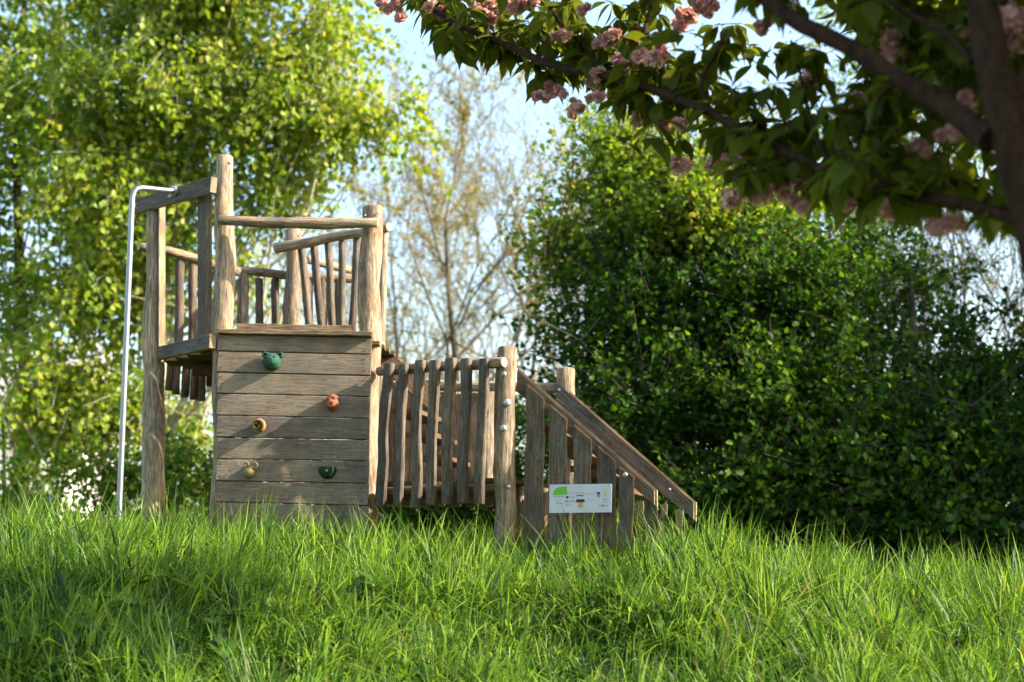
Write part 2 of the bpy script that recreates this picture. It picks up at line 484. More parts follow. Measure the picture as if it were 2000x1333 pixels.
def grow(p, d, length, r, depth, segs, tips, rr, spread=.6, up=.12, kids=(2, 4), wig=.16, ratio=.68, minr=.004, nsub=4):
    p = Vector(p); d = Vector(d).normalized()
    r_end = max(r * .62, minr)
    pts = [(p.copy(), r)]
    for i in range(nsub):
        d = (d + Vector((rr.gauss(0, wig), rr.gauss(0, wig), rr.gauss(0, wig) + up * .5))).normalized()
        q = p + d * (length / nsub)
        ra = r + (r_end - r) * i / nsub; rb = r + (r_end - r) * (i + 1) / nsub
        segs.append((*p, *q, ra, rb))
        p = q; pts.append((p.copy(), rb))
        if depth > 0 and i >= 1:
            for _ in range(1 if i < nsub - 1 else 0):
                if rr.random() < .80:
                    side = Vector((rr.gauss(0, 1), rr.gauss(0, 1), rr.gauss(0, .5))); side -= side.dot(d) * d; side.normalize()
                    nd = (d + side * (spread * (.8 + .6 * rr.random()))).normalized()
                    grow(p, nd, length * ratio * (.7 + .45 * rr.random()), rb * .6, depth - 1, segs, tips, rr, spread, up, kids, wig, ratio, minr, nsub)
    if depth > 0:
        for _ in range(rr.randint(*kids)):
            side = Vector((rr.gauss(0, 1), rr.gauss(0, 1), rr.gauss(0, .6))); side -= side.dot(d) * d; side.normalize()
            nd = (d + side * (spread * (.6 + .6 * rr.random()))).normalized()
            grow(p, nd, length * ratio * (.8 + .4 * rr.random()), r_end * .85, depth - 1, segs, tips, rr, spread, up, kids, wig, ratio, minr, nsub)
    else:
        tips.append((tuple(p), tuple(d)))

# ------------------------------------------------------------------ PLAY TOWER
base = Vector((-1.0, 10.3, gz(-1.0, 10.3)))
T = thing('play_tower', base, 'weathered log climbing tower with plank wall, steps and steel sliding pole on grassy mound', 'climbing frame')

def P(px, py, Y): return at(px, py, Y)
def vlog(name, xs, Y, rpx, **kw):
    """xs list of (px,py)"""
    pts = [P(x, y, Y) for x, y in xs]
    rad = [q * mpp(Y) for q in rpx] if isinstance(rpx, (list, tuple)) else rpx * mpp(Y)
    return log(name, pts, rad, T, **kw)

pA = vlog('post', [(435, 1075), (436, 700), (438, 450), (439, 306)], 10.12, [22, 21.5, 20, 17.5], seed=1)
pB = vlog('post', [(716, 1080), (719, 700), (722, 560), (731, 404)], 10.16, [21, 22, 23, 21], seed=2, knob=.14)
pC = vlog('post', [(299, 1055), (299, 850), (299, 690), (301, 500), (306, 396)], 10.82, [23, 22.5, 21, 17, 16], seed=3)
pD = vlog('post', [(574, 1000), (573, 640), (573, 449)], 11.40, [18, 18, 17], seed=4, knob=.12)
pG = vlog('post', [(984, 1080), (985, 880), (990, 679)], 9.46, [21, 21.5, 19.5], seed=5)
pH = vlog('post', [(1110, 1080), (1112, 880), (1108, 720)], 10.42, [17, 18, 18.5], seed=6)
vlog('post', [(741, 960), (744, 640), (750, 440)], 10.66, [8, 9, 8], seed=7)
vlog('post', [(692, 960), (692, 500)], 12.0, [6, 6], seed=8)
vlog('post', [(478, 960), (478, 528)], 11.5, [8, 8], seed=9)

def rail(pts, rpx, name='rail', **kw):
    w = [P(*p) for p in pts]
    rad = [(rpx[i] if isinstance(rpx, list) else rpx) * mpp(pts[i][2]) for i in range(len(pts))]
    return log(name, w, rad, T, **kw)
rail([(426, 430, 9.99), (520, 434, 9.99), (620, 438, 10.0), (738, 438, 10.02)], [10, 11, 12.5, 10], seed=11, knob=.1)
rail([(540, 484, 11.28), (650, 466, 10.95), (760, 444, 10.62)], [11, 10, 9], seed=12)
rail([(271, 482, 10.98), (330, 493, 11.05), (400, 511, 11.2), (468, 531, 11.42)], [9, 10, 10, 10], seed=13)
rail([(462, 529, 11.5), (560, 539, 11.5), (693, 544, 11.55)], 9, seed=14)
rail([(600, 508, 11.9), (700, 532, 12.25)], 8, seed=15)
# railing slats of the tower
def slat(top, bot, Y, r=8, mid=None, **kw):
    pts = [bot] + ([mid] if mid else []) + [top]
    w = [P(x, y, Y) for x, y in pts]
    kw.setdefault('mat', 'slat')
    return log('slat', w, [r * mpp(Y) * .92] * len(w), T, nseg=16, steps=4, sup=3.5, hint=(-.65, -.75, 0), knob=.12, **kw)
fan = [((590, 484), (609, 690)), ((613, 480), (632, 690)), ((641, 475), (652, 690)), ((669, 470), (666, 690)), ((697, 465), (686, 690))]
for i, (a, b) in enumerate(fan):
    slat(a, b, 11.20 - i * .09, 7.5, seed=20 + i)
for x, y, Y in ((350, 506, 11.12), (376, 512, 11.18), (400, 518, 11.25)):
    slat((x + 2, y), (x - 2, 705), Y, 8.5)
for x in (472, 507, 538, 604, 632, 662):
    slat((x, 545), (x - 1, 690), 11.52, 7.5)
for x, yb in ((330, 763), (344, 771), (361, 777), (377, 781), (393, 784)):
    slat((x + 4, 700), (x, yb), 11.25, 7.5, mat='deck')

# square gate posts and top beam carrying the steel pole
def vboard(name, x0, x1, ytop, ybot, Y, thick, parent=None, mat='board', slant=0.0, skew=0, **kw):
    a = P(x0 + skew, ybot, Y); b = P(x0, ytop, Y)
    w = P(x1, ytop, Y) - b
    return board(name, a, b, w, Vector((0, thick, 0)), parent or T, mat, cut1=slant, **kw)
sq = (P(410, 660, 10.0) - P(318, 690, 10.75)); sq.z = 0; sq.normalize()       # along the left face, towards the camera
sn = Vector((sq.y, -sq.x, 0)); sn = sn if sn.x > 0 else -sn                       # inward normal (to the right)
def sqpost(px, Y, ytop, ybot, wa, wb, mat='board'):
    a = P(px, ybot, Y); b = P(px + 1, ytop, Y)
    return board('gate_post', a, b, sq * wa, sn * wb, T, mat, jag=.002)
sqpost(301, 10.80, 392, 703, .09, .055)
sqpost(385, 10.30, 362, 684, .17, .045)
def dirboard(name, a, b, hpx, Y_, thickv, mat='board', **kw):
    return board(name, a, b, Vector((0, 0, hpx * mpp(Y_))), thickv, T, mat, **kw)
bm0 = P(272, 417, 10.93) ; bm1 = P(419, 377, 9.98)
dirboard('beam', bm0 - sn * .035, bm1 - sn * .035, 31, 10.4, sn * .05, jag=.002)
dirboard('beam', P(303, 704, 10.80) - sn * .01, P(411, 680, 10.0) - sn * .01, 27, 10.4, sn * .05, jag=.002)

# steel sliding pole
def steel_pole():
    top = P(262, 366, 10.0)
    pts = [P(231, 1040, 10.0), P(258, 392, 10.0)]
    for a in (20, 45, 70):
        pts.append(P(258 + 14 * (1 - math.cos(R(a))), 392 - 24 * math.sin(R(a)) , 10.0 + .02 * a / 90))
    pts += [P(276, 367, 10.05), P(343, 374, 10.38)]
    Mx = Matrix.Translation(pts[0]); V, F = [], []
    n = 16; r = .0205
    for i, p in enumerate(pts):
        d = (pts[min(i + 1, len(pts) - 1)] - pts[max(i - 1, 0)]).normalized()
        s = d.cross(Vector((0, 1, 0))).normalized(); q = d.cross(s)
        for k in range(n):
            a = 2 * math.pi * k / n
            V.append(p - pts[0] + (s * math.cos(a) + q * math.sin(a)) * r)
    for i in range(len(pts) - 1):
        for k in range(n):
            k2 = (k + 1) % n; F.append((i * n + k, i * n + k2, (i + 1) * n + k2, (i + 1) * n + k))
    o = put(bpy.data.objects.new('sliding_pole', pymesh('sliding_pole', V, F, [M['steel']], True)), Mx, T)
    c = pts[-1]
    bolt(c - Vector((.01, .005, 0)), o, .042, (pts[-2] - pts[-1]).normalized(), 'flange', 'zinc')
    bolt(P(331, 384, 10.33), o, .014, Vector((-.3, -1, 0)).normalized())
steel_pole()

# deck of the tower: boards clipped to the six-sided plan
zf = P(425, 655, 10.0).z - .03
def deck(poly, z, th, bw, mat='deck', name='deck_board', gap=.008):
    y0 = min(p[1] for p in poly); y1 = max(p[1] for p in poly)
    y = y0 + .003
    while y < y1 - .01:
        ye = min(y + bw - gap, y1 - .002)
        def xr(yy):
            xs = []
            for i in range(len(poly)):
                a, b = poly[i], poly[(i + 1) % len(poly)]
                if (a[1] - yy) * (b[1] - yy) <= 0 and a[1] != b[1]:
                    t = (yy - a[1]) / (b[1] - a[1]); xs.append(a[0] + (b[0] - a[0]) * t)
            return min(xs), max(xs)
        a0, a1 = xr(y); b0, b1 = xr(ye)
        x0 = max(min(a0, b0), min(a0, b0)); x1 = max(a1, b1)
        zz = z + random.uniform(-.002, .002)
        board(name, (x0, y, zz), (x1, y, zz), (0, ye - y, 0), (0, 0, -th), T, mat, jag=.001, nx=3)
        y += bw
polyT = [(-1.98, 10.06), (-0.98, 10.06), (-.86, 10.7), (-1.25, 11.5), (-2.15, 11.5), (-2.68, 10.85)]
deck(polyT, zf, .03, .13)
for yj in (10.25, 10.75, 11.25):
    board('joist', (-2.45 if yj > 10.5 else -2.1, yj, zf - .035), (-1.0, yj, zf - .035), (0, .06, 0), (0, 0, -.10), T, 'deck', nx=2)

# climbing wall
def wall():
    jl = [652.5, 685.5, 727, 768.5, 811, 854, 896.5, 939.5, 980.5, 1035]
    jr = [658.5, 692.5, 734, 775, 817.5, 859, 900.5, 944.5, 988, 1040]
    YT, YB = 10.03, 9.90
    def wp(side, y):
        f = (y - 650) / 390.0
        Y = YT + (YB - YT) * f
        x = (424.5 - 4 * f) if side == 0 else (725 - 8 * f)
        return P(x, y, Y)
    a = wp(0, 1035); b = wp(0, 655)
    # side battens behind the planks carry the wall
    wpart = board('climbing_wall', a + Vector((.03, .034, 0)), b + Vector((.03, .034, 0)), (.07, 0, 0), (0, .05, 0), T, 'deck')
    wpart['label'] = 'wall of horizontal planks with coloured climbing holds'
    a2 = wp(1, 1035); b2 = wp(1, 655)
    board('batten', a2 + Vector((-.10, .034, 0)), b2 + Vector((-.10, .034, 0)), (.07, 0, 0), (0, .05, 0), wpart, 'deck')
    for i in range(9):
        g = .9
        l0, l1 = wp(0, jl[i + 1] - g), wp(0, jl[i] + g)
        r0, r1 = wp(1, jr[i + 1] - g), wp(1, jr[i] + g)
        zax = (r0 - l0); Ln = zax.length; zax.normalize()
        up_ = (l1 - l0); xx = (up_ - zax * up_.dot(zax)).normalized(); yy = zax.cross(xx)
        if yy.y < 0: yy = -yy; flip = True
        else: flip = False
        Mx = Matrix(((xx.x, yy.x, zax.x, l0.x), (xx.y, yy.y, zax.y, l0.y), (xx.z, yy.z, zax.z, l0.z), (0, 0, 0, 1)))
        inv = Mx.inverted(); th = .03
        nx = 36; V, F = [], []
        prd = random.uniform(-.0015, .0015)
        for s in range(nx + 1):
            t = s / nx
            bo = inv @ l0.lerp(r0, t); to = inv @ l1.lerp(r1, t)
            ch0 = max(0, noise.noise(Vector((t * 9, i * 7.3, 1.1))) - .28) * .004
            ch1 = max(0, noise.noise(Vector((t * 9, i * 7.3, 5.1))) - .28) * .006
            wv0 = noise.noise(Vector((t * 2, i * 3.3, 2))) * .0015
            b_ = .0035
            pr = [(bo.x + ch0 + wv0, b_), (bo.x + ch0 + b_ + wv0, 0), (to.x - ch1 - b_ * 1.5, 0), (to.x - ch1 * .6, b_ * 1.6), (to.x, th), (bo.x, th)]
            for (vx, vy) in pr:
                V.append((vx, vy + prd, bo.z))
        k = 6
        for s in range(nx):
            for q in range(k):
                q2 = (q + 1) % k
                f = (s * k + q, s * k + q2, (s + 1) * k + q2, (s + 1) * k + q)
                F.append(f)
        F += [tuple(reversed(range(k))), tuple(nx * k + q for q in range(k))]
        me = pymesh('plank', V, F, [M['plank']], False)
        import bmesh
        bm_ = bmesh.new(); bm_.from_mesh(me); bmesh.ops.recalc_face_normals(bm_, faces=bm_.faces); bm_.to_mesh(me); bm_.free()
        pl = put(bpy.data.objects.new('plank', me), Mx, wpart)
    # screws in pairs at the plank ends
    for i in range(9):
        for side in (0, 1):
            for f in (.22, .78):
                y = (jl, jr)[side][i] * (1 - f) + (jl, jr)[side][i + 1] * f
                p = wp(side, y) + Vector((.03 if side == 0 else -.045, -.001, 0))
                bolt(p, wpart, .005, Vector((0, -1, .1)).normalized(), 'screw', 'rust')
    # cap boards on top
    c0 = P(424, 651, 9.985); c1 = P(726, 656.5, 9.985)
    board('cap_board', c0, c1, (0, 0, 9.5 * mpp(10)), (0, .09, 0), wpart, 'old', jag=.003, nx=24)
    c0 = P(462, 646, 10.10); c1 = P(687, 650, 10.10)
    board('cap_board', c0, c1, (0, 0, 15 * mpp(10)), (0, .06, 0), wpart, 'old', jag=.006, nx=24)
    return wpart, wp
wall_part, wp = wall()
def wall_pt(px, py):
    f = (py - 650) / 390.0
    return P(px, py, 10.03 + (9.90 - 10.03) * f)

# climbing holds -------------------------------------------------
import bmesh
def blob(bm, c, r, seg=14, squash=(1, 1, 1), rot=None):
    g = bmesh.ops.create_uvsphere(bm, u_segments=seg, v_segments=seg // 2 + 2, radius=1.0)
    S_ = Matrix.Diagonal((r * squash[0], r * squash[1], r * squash[2], 1))
    Mx = Matrix.Translation(c) @ (rot or Matrix.Identity(4)) @ S_
    bmesh.ops.transform(bm, matrix=Mx, verts=g['verts'])
def torus(bm, c, R_, r, a0=0, a1=360, n=20, k=8, depth=1.0, axis='Y'):
    rings = []
    for i in range(n + 1):
        a = R(a0 + (a1 - a0) * i / n)
        taper = 1 if (a1 - a0) >= 360 else .75 + .25 * math.sin(math.pi * i / n)
        ring = []
        for j in range(k):
            b = 2 * math.pi * j / k
            rad = R_ + r * taper * math.cos(b)
            ring.append(bm.verts.new((c[0] + math.cos(a) * rad, c[1] + math.sin(b) * r * depth * taper, c[2] + math.sin(a) * rad)))
        rings.append(ring)
    for i in range(n):
        for j in range(k):
            bm.faces.new((rings[i][j], rings[i][(j + 1) % k], rings[i + 1][(j + 1) % k], rings[i + 1][j]))
    if (a1 - a0) < 360:
        bm.faces.new(rings[0]); bm.faces.new(rings[-1][::-1])
def hold(px, py, build, mat, extra=None, label=None):
    bm = bmesh.new(); build(bm)
    bmesh.ops.recalc_face_normals(bm, faces=bm.faces)
    me = bpy.data.meshes.new('climbing_hold'); bm.to_mesh(me); bm.free()
    me.materials.append(M[mat])
    for p in me.polygons: p.use_smooth = True
    o = put(bpy.data.objects.new('climbing_hold', me), Matrix.Translation(wall_pt(px, py)), wall_part)
    if label: o['label'] = label
    return o
u = mpp(9.97)
def bear(bm):
    blob(bm, (0, -.03, 0), 1, 20, (.064, .062, .060))
    blob(bm, (0, -.02, -.022), 1, 16, (.062, .052, .040))
    torus(bm, (-.048, -.022, .048), .016, .010, depth=1.6, n=16)
    torus(bm, (.055, -.022, .048), .016, .010, depth=1.6, n=16)
    blob(bm, (-.046, -.012, .046), .018, 10, (1, .5, 1))
    blob(bm, (.052, -.012, .046), .018, 10, (1, .5, 1))
    torus(bm, (0, -.088, -.004), .017, .009, depth=1.6, n=18)
    blob(bm, (0, -.074, -.006), .026, 12)
    blob(bm, (-.024, -.080, .026), .008, 8); blob(bm, (.026, -.080, .026), .008, 8)
h = hold(532, 708, bear, 'hold_green', label='green climbing hold shaped like an animal head with two round ears')
def disc(parent, c, r, mat, dy=.004, sq=1.0, name='recess'):
    bm = bmesh.new(); blob(bm, (0, 0, 0), 1, 12, (r, dy, r * sq)); me = bpy.data.meshes.new(name); bm.to_mesh(me); bm.free()
    me.materials.append(M[mat]); [setattr(p, 'use_smooth', True) for p in me.polygons]
    Mx = WM[parent.name] @ Matrix.Translation(c)
    put(bpy.data.objects.new(name, me), Mx, parent)
disc(h, (0, -.1, -.004), .010, 'rust')
disc(h, (-.024, -.087, .027), .006, 'rust'); disc(h, (.026, -.087, .027), .006, 'rust')
def mask(bm):
    blob(bm, (0, -.03, -.005), 1, 16, (.044, .07, .052))
    blob(bm, (.002, -.03, .040), 1, 12, (.040, .05, .022))
    torus(bm, (-.004, -.09, -.014), .018, .009, n=14, depth=1.5)
    torus(bm, (-.02, -.082, .026), .009, .006, n=12, depth=1.5)
    torus(bm, (.016, -.080, .026), .009, .006, n=12, depth=1.5)
h = hold(650, 789, mask, 'hold_red', label='red climbing hold with round eye and mouth hollows')
disc(h, (-.004, -.100, -.014), .012, 'rust'); disc(h, (-.02, -.088, .026), .006, 'rust'); disc(h, (.016, -.086, .026), .006, 'rust')
def ear(bm):
    torus(bm, (0, -.045, 0), .040, .014, -60, 150, 18, 8, 2.6)
    torus(bm, (-.012, -.055, 0), .019, .008, 60, 370, 14, 8, 2.0)
    blob(bm, (-.010, -.015, -.006), 1, 12, (.038, .03, .044))
h = hold(507, 834, ear, 'hold_tan', label='tan climbing hold shaped like a curled ear')
disc(h, (-.012, -.046, 0), .012, 'rust')
def curl(bm):
    torus(bm, (-.028, -.04, .032), .015, .007, -30, 260, 12, 6, 1.6)
    torus(bm, (.030, -.04, .026), .018, .008, -90, 180, 12, 6, 1.6)
    torus(bm, (.002, -.04, .02), .011, .006, 120, 420, 10, 6, 1.6)
    blob(bm, (-.012, -.02, -.018), 1, 12, (.044, .035, .045))
hold(491, 918, curl, 'hold_olive', label='mustard climbing hold with curly lobes on top')
def half(bm):
    blob(bm, (0, -.015, 0), 1, 18, (.064, .062, .060))
    for v in bm.verts:
        if v.co.z > .024: v.co.z = .024 + (v.co.z - .024) * .12
        if v.co.z < 0: v.co.x *= 1 + v.co.z * 2.5
h = hold(640, 920, half, 'hold_dgreen', label='dark green half round climbing hold with a bolt hole')
disc(h, (0, -.079, -.004), .017, 'rust'); disc(h, (.004, -.084, -.008), .007, 'zinc')

# bolts on the posts
def on_post(px, py, Y, r, parent, nrm=(0, -1, 0)):
    bolt(P(px, py, Y), parent, r, Vector(nrm).normalized())
on_post(449, 318, 10.075, .012, pA, (.5, -1, 0)); on_post(419, 662, 10.055, .010, pA, (-.4, -1, 0))
on_post(713, 421, 10.105, .009, pB, (-.5, -1, 0)); on_post(739, 416, 10.09, .010, pB, (.3, -1, 0)); on_post(736, 668, 10.10, .008, pB, (.5, -1, 0))
on_post(588, 458, 11.35, .010, pD, (.5, -1, 0))
on_post(990, 787, 9.385, .027, pG, (.15, -1, 0)); on_post(983, 837, 9.385, .024, pG, (-.1, -1, 0))
on_post(984, 731, 9.39, .018, pG, (-.1, -1, 0)); on_post(993, 951, 9.385, .014, pG, (.1, -1, 0))

# lower walkway: front railing
def fy(px):      # distance of the front railing line at a pixel column
    return 10.08 + (9.36 - 10.08) * (px - 735) / (985 - 735)
rail([(738, 727, fy(738)), (820, 720, fy(820)), (900, 714, fy(900)), (986, 709, fy(985) - .02)], [10, 10.5, 10.5, 11], seed=31)
fs = [((761, 710), (748, 860), (743, 991), 11), ((789, 712), (782, 850), (778, 987), 10), ((821, 704), (814, 840), (811, 993), 11),
      ((850, 704), (843, 860), (843, 987), 11), ((879, 700), (875, 820), (874, 985), 11.5), ((911, 701), (905, 850), (905, 983), 11), ((944, 701), (938, 840), (935, 986), 11)]
for i, (a, m_, b, r) in enumerate(fs):
    Y = fy(a[0]) - .075
    log('slat', [P(b[0], b[1], Y), P(m_[0], m_[1], Y), P(a[0], a[1], Y)], [r * mpp(Y), r * mpp(Y) * .98, r * mpp(Y) * 1.02], T, nseg=20, steps=6, seed=40 + i, flat=.62, knob=.10, sup=4.5, hint=(-.62, -.78, 0), mat='slat')
    o = bpy.data.objects[-1] if False else None
    for (q, s_) in ((a, 1), (b, -1)):
        bolt(P(q[0] - 1, q[1] + 13 * s_, Y - r * mpp(Y) * .8), T, .006, Vector((-.1, -1, 0)).normalized(), 'screw', 'rust')
rail([(742, 962, fy(742) + .02), (970, 953, fy(970) + .05)], [9, 9], seed=32, mat='deck')
board('beam', P(742, 985, fy(742) + .10), P(968, 985, fy(968) + .12), (0, 0, .06), (0.02, .05, 0), T, 'deck', nx=2)
# back railing
def by(px): return 10.95 + (10.42 - 10.95) * (px - 760) / (1110 - 760)
rail([(828, 752, by(828)), (960, 756, by(960)), (1096, 757, by(1096))], [10, 10.5, 10.5], seed=33)
for i, (x, yt) in enumerate(((770, 728), (797, 736), (829, 742), (861, 748), (892, 752), (924, 755), (957, 752))):
    Y = by(x) + .07
    r = 10.5 if i > 1 else 11.5
    log('slat', [P(x - 3, 990, Y), P(x - 4, 850, Y), P(x, yt, Y)], [r * mpp(Y)] * 3, T, nseg=16, steps=5, seed=60 + i, flat=.7, knob=.12, sup=4, hint=(.5, -.85, 0), mat='log')
rail([(760, 948, by(760)), (1096, 956, by(1096))], [8, 8], mat='deck', seed=34)
# lower deck boards
zl = P(850, 953, 10.2).z
polyL = [(-.50, 9.85), (-.04, 9.48), (.34, 10.25), (.28, 10.6), (-.82, 10.85), (-.90, 10.25)]
deck(polyL, zl, .03, .14)
# sloping inner board between tower and walkway
board('stringer', P(738, 714, 10.5), P(838, 800, 10.55), (0, 0, .14), (0, .04, 0), T, 'deck')
for i in range(3):
    x = 765 + i * 27; yy = 800 + i * 45
    board('tread', P(x, yy, 10.2), P(x, yy, 10.2) + Vector((.16, .55, 0)) , (.2, -.03, 0), (0, 0, -.035), T, 'deck', nx=2)

# steps
nr0 = P(1010, 764, 9.50); nr1 = P(1279, 1000, 9.28)      # lower edge of near stringer
def stringer(l0, u0, l1, u1, th, parent=T):
    """side board of the steps; four world corners"""
    zax = (u1 - u0).normalized(); back = Vector((.22, 1, 0)); back = (back - zax * back.dot(zax)).normalized()
    xx = back.cross(zax).normalized()
    if xx.z < 0: xx = -xx
    yy = zax.cross(xx)
    sgn = 1 if yy.dot(back) > 0 else -1
    Mx = Matrix(((xx.x, yy.x, zax.x, u0.x), (xx.y, yy.y, zax.y, u0.y), (xx.z, yy.z, zax.z, u0.z), (0, 0, 0, 1)))
    inv = Mx.inverted()
    fr = [inv @ q for q in (l0, u0, u1, l1)]
    # the front outline, end cut upright, with a chamfered upper edge
    out_ = [fr[0], fr[1], fr[2], fr[3]]
    V = [(q.x, 0, q.z) for q in out_] + [(q.x, th * sgn, q.z) for q in out_]
    F = [(0, 1, 2, 3), (7, 6, 5, 4)] + [(i, i + 4, (i + 1) % 4 + 4, (i + 1) % 4) for i in range(4)]
    me = pymesh('stringer', V, F, [M['board'], M['sawn']], False)
    bm = bmesh.new(); bm.from_mesh(me); bm.verts.ensure_lookup_table()
    for f in bm.faces:
        f.material_index = 0 if len({v.index for v in f.verts} & {0, 1, 2, 3}) in (0, 4) else 1
    ed = [e for e in bm.edges if {v.index for v in e.verts} in ({1, 2}, {2, 3})]
    bmesh.ops.recalc_face_normals(bm, faces=bm.faces)
    bmesh.ops.bevel(bm, geom=ed, offset=.015, segments=2, affect='EDGES', material=1)
    bm.to_mesh(me); bm.free()
    return put(bpy.data.objects.new('stringer', me), Mx, parent)
YN0, YN1, YF0, YF1 = 9.52, 9.16, 10.38, 10.0
s_near = stringer(P(1010, 766, YN0), P(1010, 718, YN0), P(1283, 990, YN1), P(1282, 956, YN1), .042)
s_far = stringer(P(1084, 794, YF0), P(1090, 744, YF0), P(1359, 1018, YF1), P(1359, 980, YF1), .042)
bolt(P(1092, 762, YF0 - .005), s_far, .013); bolt(P(1308, 957, YF1 + .065), s_far, .013)
bds = [(1029, 1064, 749, 779, 1021, 1059), (1075, 1109, 790, 819, 1067, 1106), (1122, 1156, 829, 859, 1116, 1154), (1169, 1204, 871, 901, 1162, 1204), (1210, 1240, 911, 931, 1208, 1237), (1262, 1283, 962, 985, 1255, 1290)]
for i, (xl, xr, yl, yr, bl, br) in enumerate(bds):
    Y = YN0 + (YN1 - YN0) * (xl - 1010) / 273 - .045
    if i == 5: Y += .11
    # outline with a wavy natural edge
    rr = random.Random(80 + i); n = 9; V = []; th = .038
    Mx = frame(P((bl + br) / 2, 1075, Y), P((xl + xr) / 2, yl, Y))
    inv = Mx.inverted()
    L_, R_ = [], []
    for s in range(n):
        t = s / (n - 1)
        yy = 1075 + (yl - 1075) * t; yy2 = 1075 + (yr - 1075) * t
        w1 = rr.uniform(-1.6, 1.6) if 0 < s < n - 1 else 0; w2 = rr.uniform(-1.6, 1.6) if 0 < s < n - 1 else 0
        L_.append(inv @ P(bl + (xl - bl) * t + w1, yy, Y)); R_.append(inv @ P(br + (xr - br) * t + w2, yy2, Y - .045))
    out_ = L_ + R_[::-1]
    k = len(out_)
    y_dir = 1 if (inv.to_3x3() @ Vector((0, 1, 0))).y > 0 else -1
    V = [(q.x, q.y, q.z) for q in out_] + [(q.x, q.y + th * y_dir, q.z) for q in out_]
    F = []
    for s in range(n - 1):
        a0, a1, b0, b1 = s, s + 1, k - 1 - s, k - 2 - s
        F += [(a0, a1, b1, b0), (a0 + k, b0 + k, b1 + k, a1 + k)]
    F += [(q, (q + 1) % k, (q + 1) % k + k, q + k) for q in range(k)]
    me = pymesh('side_board', V, F, [M['board'], M['sawn']], False)
    bm = bmesh.new(); bm.from_mesh(me); bmesh.ops.recalc_face_normals(bm, faces=bm.faces)
    for f in bm.faces:
        q_ = [v.index < k for v in f.verts]
        f.material_index = 0 if all(q_) or not any(q_) else 1
    ed = [e for e in bm.edges if e.verts[0].index < k and e.verts[1].index < k and min(v.index for v in e.verts) >= n - 1 and abs(e.verts[0].index - e.verts[1].index) == 1]
    bmesh.ops.bevel(bm, geom=ed, offset=.009, segments=2, affect='EDGES', material=1)
    bm.to_mesh(me); bm.free()
    sb = put(bpy.data.objects.new('side_board', me), Mx, T)
    if i < 4:
        for (dx, dy) in ((5, 13), (27, 35), (7, 150), (26, 152)):
            if yl + dy < 1000: bolt(P(xl + dx, yl + dy, Y - (.008 if dx < 10 else .042)), sb, .006, Vector((-.35, -1, 0)).normalized(), 'screw', 'rust')
    if i == 4:
        bolt(P(1221, 928, Y - .018), sb, .017, Vector((-.35, -1, 0)).normalized())
# far side supports and treads
for (x0, x1, yt) in ((1243, 1250, 960), (1290, 1296, 985), (1320, 1326, 995)):
    vboard('side_board', x0, x1 + 8, yt, 1075, 10.2 - (x0 - 1243) * .001, .04)
for i in range(4):
    f = (i + .5) / 6.3
    a = P(1010 + 262 * f, 815 + 240 * f, YN0 + (YN1 - YN0) * f + .045); b = P(1084 + 262 * f, 815 + 240 * f, YF0 + (YF1 - YF0) * f - .004)
    b.z = a.z
    board('tread', a, b, (.20, -.04, 0), (0, 0, -.04), T, 'deck', nx=2)
vlog('post', [(1016, 1060), (1017, 945)], 9.75, [10, 10], mat='log')
vlog('post', [(1064, 1060), (1064, 954)], 9.72, [8, 8], mat='log')

# ------------------------------------------------------------------ sponsor sign on the steps
sY = 9.20
SG = thing('information_sign', P(1134, 974, sY), 'small white printed sign board with logos screwed to the side of the wooden steps', 'sign')
M['white'] = plain('white_sheet', (.50, .52, .60), .35, 0, .5, .03, 5)
def spt(u_, v_, d=0.0):     # u,v in 0..1 on the sign face (v down)
    tl, tr, br, bl = P(1073.4, 947, sY), P(1195, 945.3, sY - .10), P(1193.7, 1001, sY - .10), P(1072.5, 1002.3, sY)
    q = tl.lerp(tr, u_).lerp(bl.lerp(br, u_), v_)
    return q + Vector((-.25, -1, 0)).normalized() * d
def flat(name, outline, mat, d0, d1, parent):
    c = spt(.5, .5)
    V = [spt(a, b, d0) - c for a, b in outline] + [spt(a, b, d1) - c for a, b in outline]
    k = len(outline)
    F = [tuple(range(k)), tuple(reversed(range(k, 2 * k)))] + [(i, i + k, (i + 1) % k + k, (i + 1) % k) for i in range(k)]
    me = pymesh(name, V, F, [mat], False)
    bm = bmesh.new(); bm.from_mesh(me); bmesh.ops.recalc_face_normals(bm, faces=bm.faces); bm.to_mesh(me); bm.free()
    return put(bpy.data.objects.new(name, me), Matrix.Translation(c), parent)
flat('panel', [(0, 0), (1, 0), (1, 1), (0, 1)], M['white'], 0, -.006, SG)
ink = {'green': plain('green_ink', (.12, .42, .03), .5, var=.03), 'black': plain('black_ink', (.02, .022, .035), .5, var=.03),
       'orange': plain('orange_ink', (.55, .27, .06), .5, var=.03), 'grey': plain('grey_ink', (.22, .23, .28), .5, var=.03),
       'blue': plain('blue_ink', (.33, .42, .62), .5, var=.03), 'violet': plain('violet_ink', (.10, .08, .20), .5, var=.03),
       'pale': plain('pale_green_ink', (.38, .52, .28), .5, var=.03)}
def mark(name, outline, c): flat(name, outline, ink[c], .0012, 0.0002, SG)
mark('green_logo', [(.06, .38), (.065, .24), (.10, .14), (.17, .09), (.28, .07), (.29, .36)], 'green')
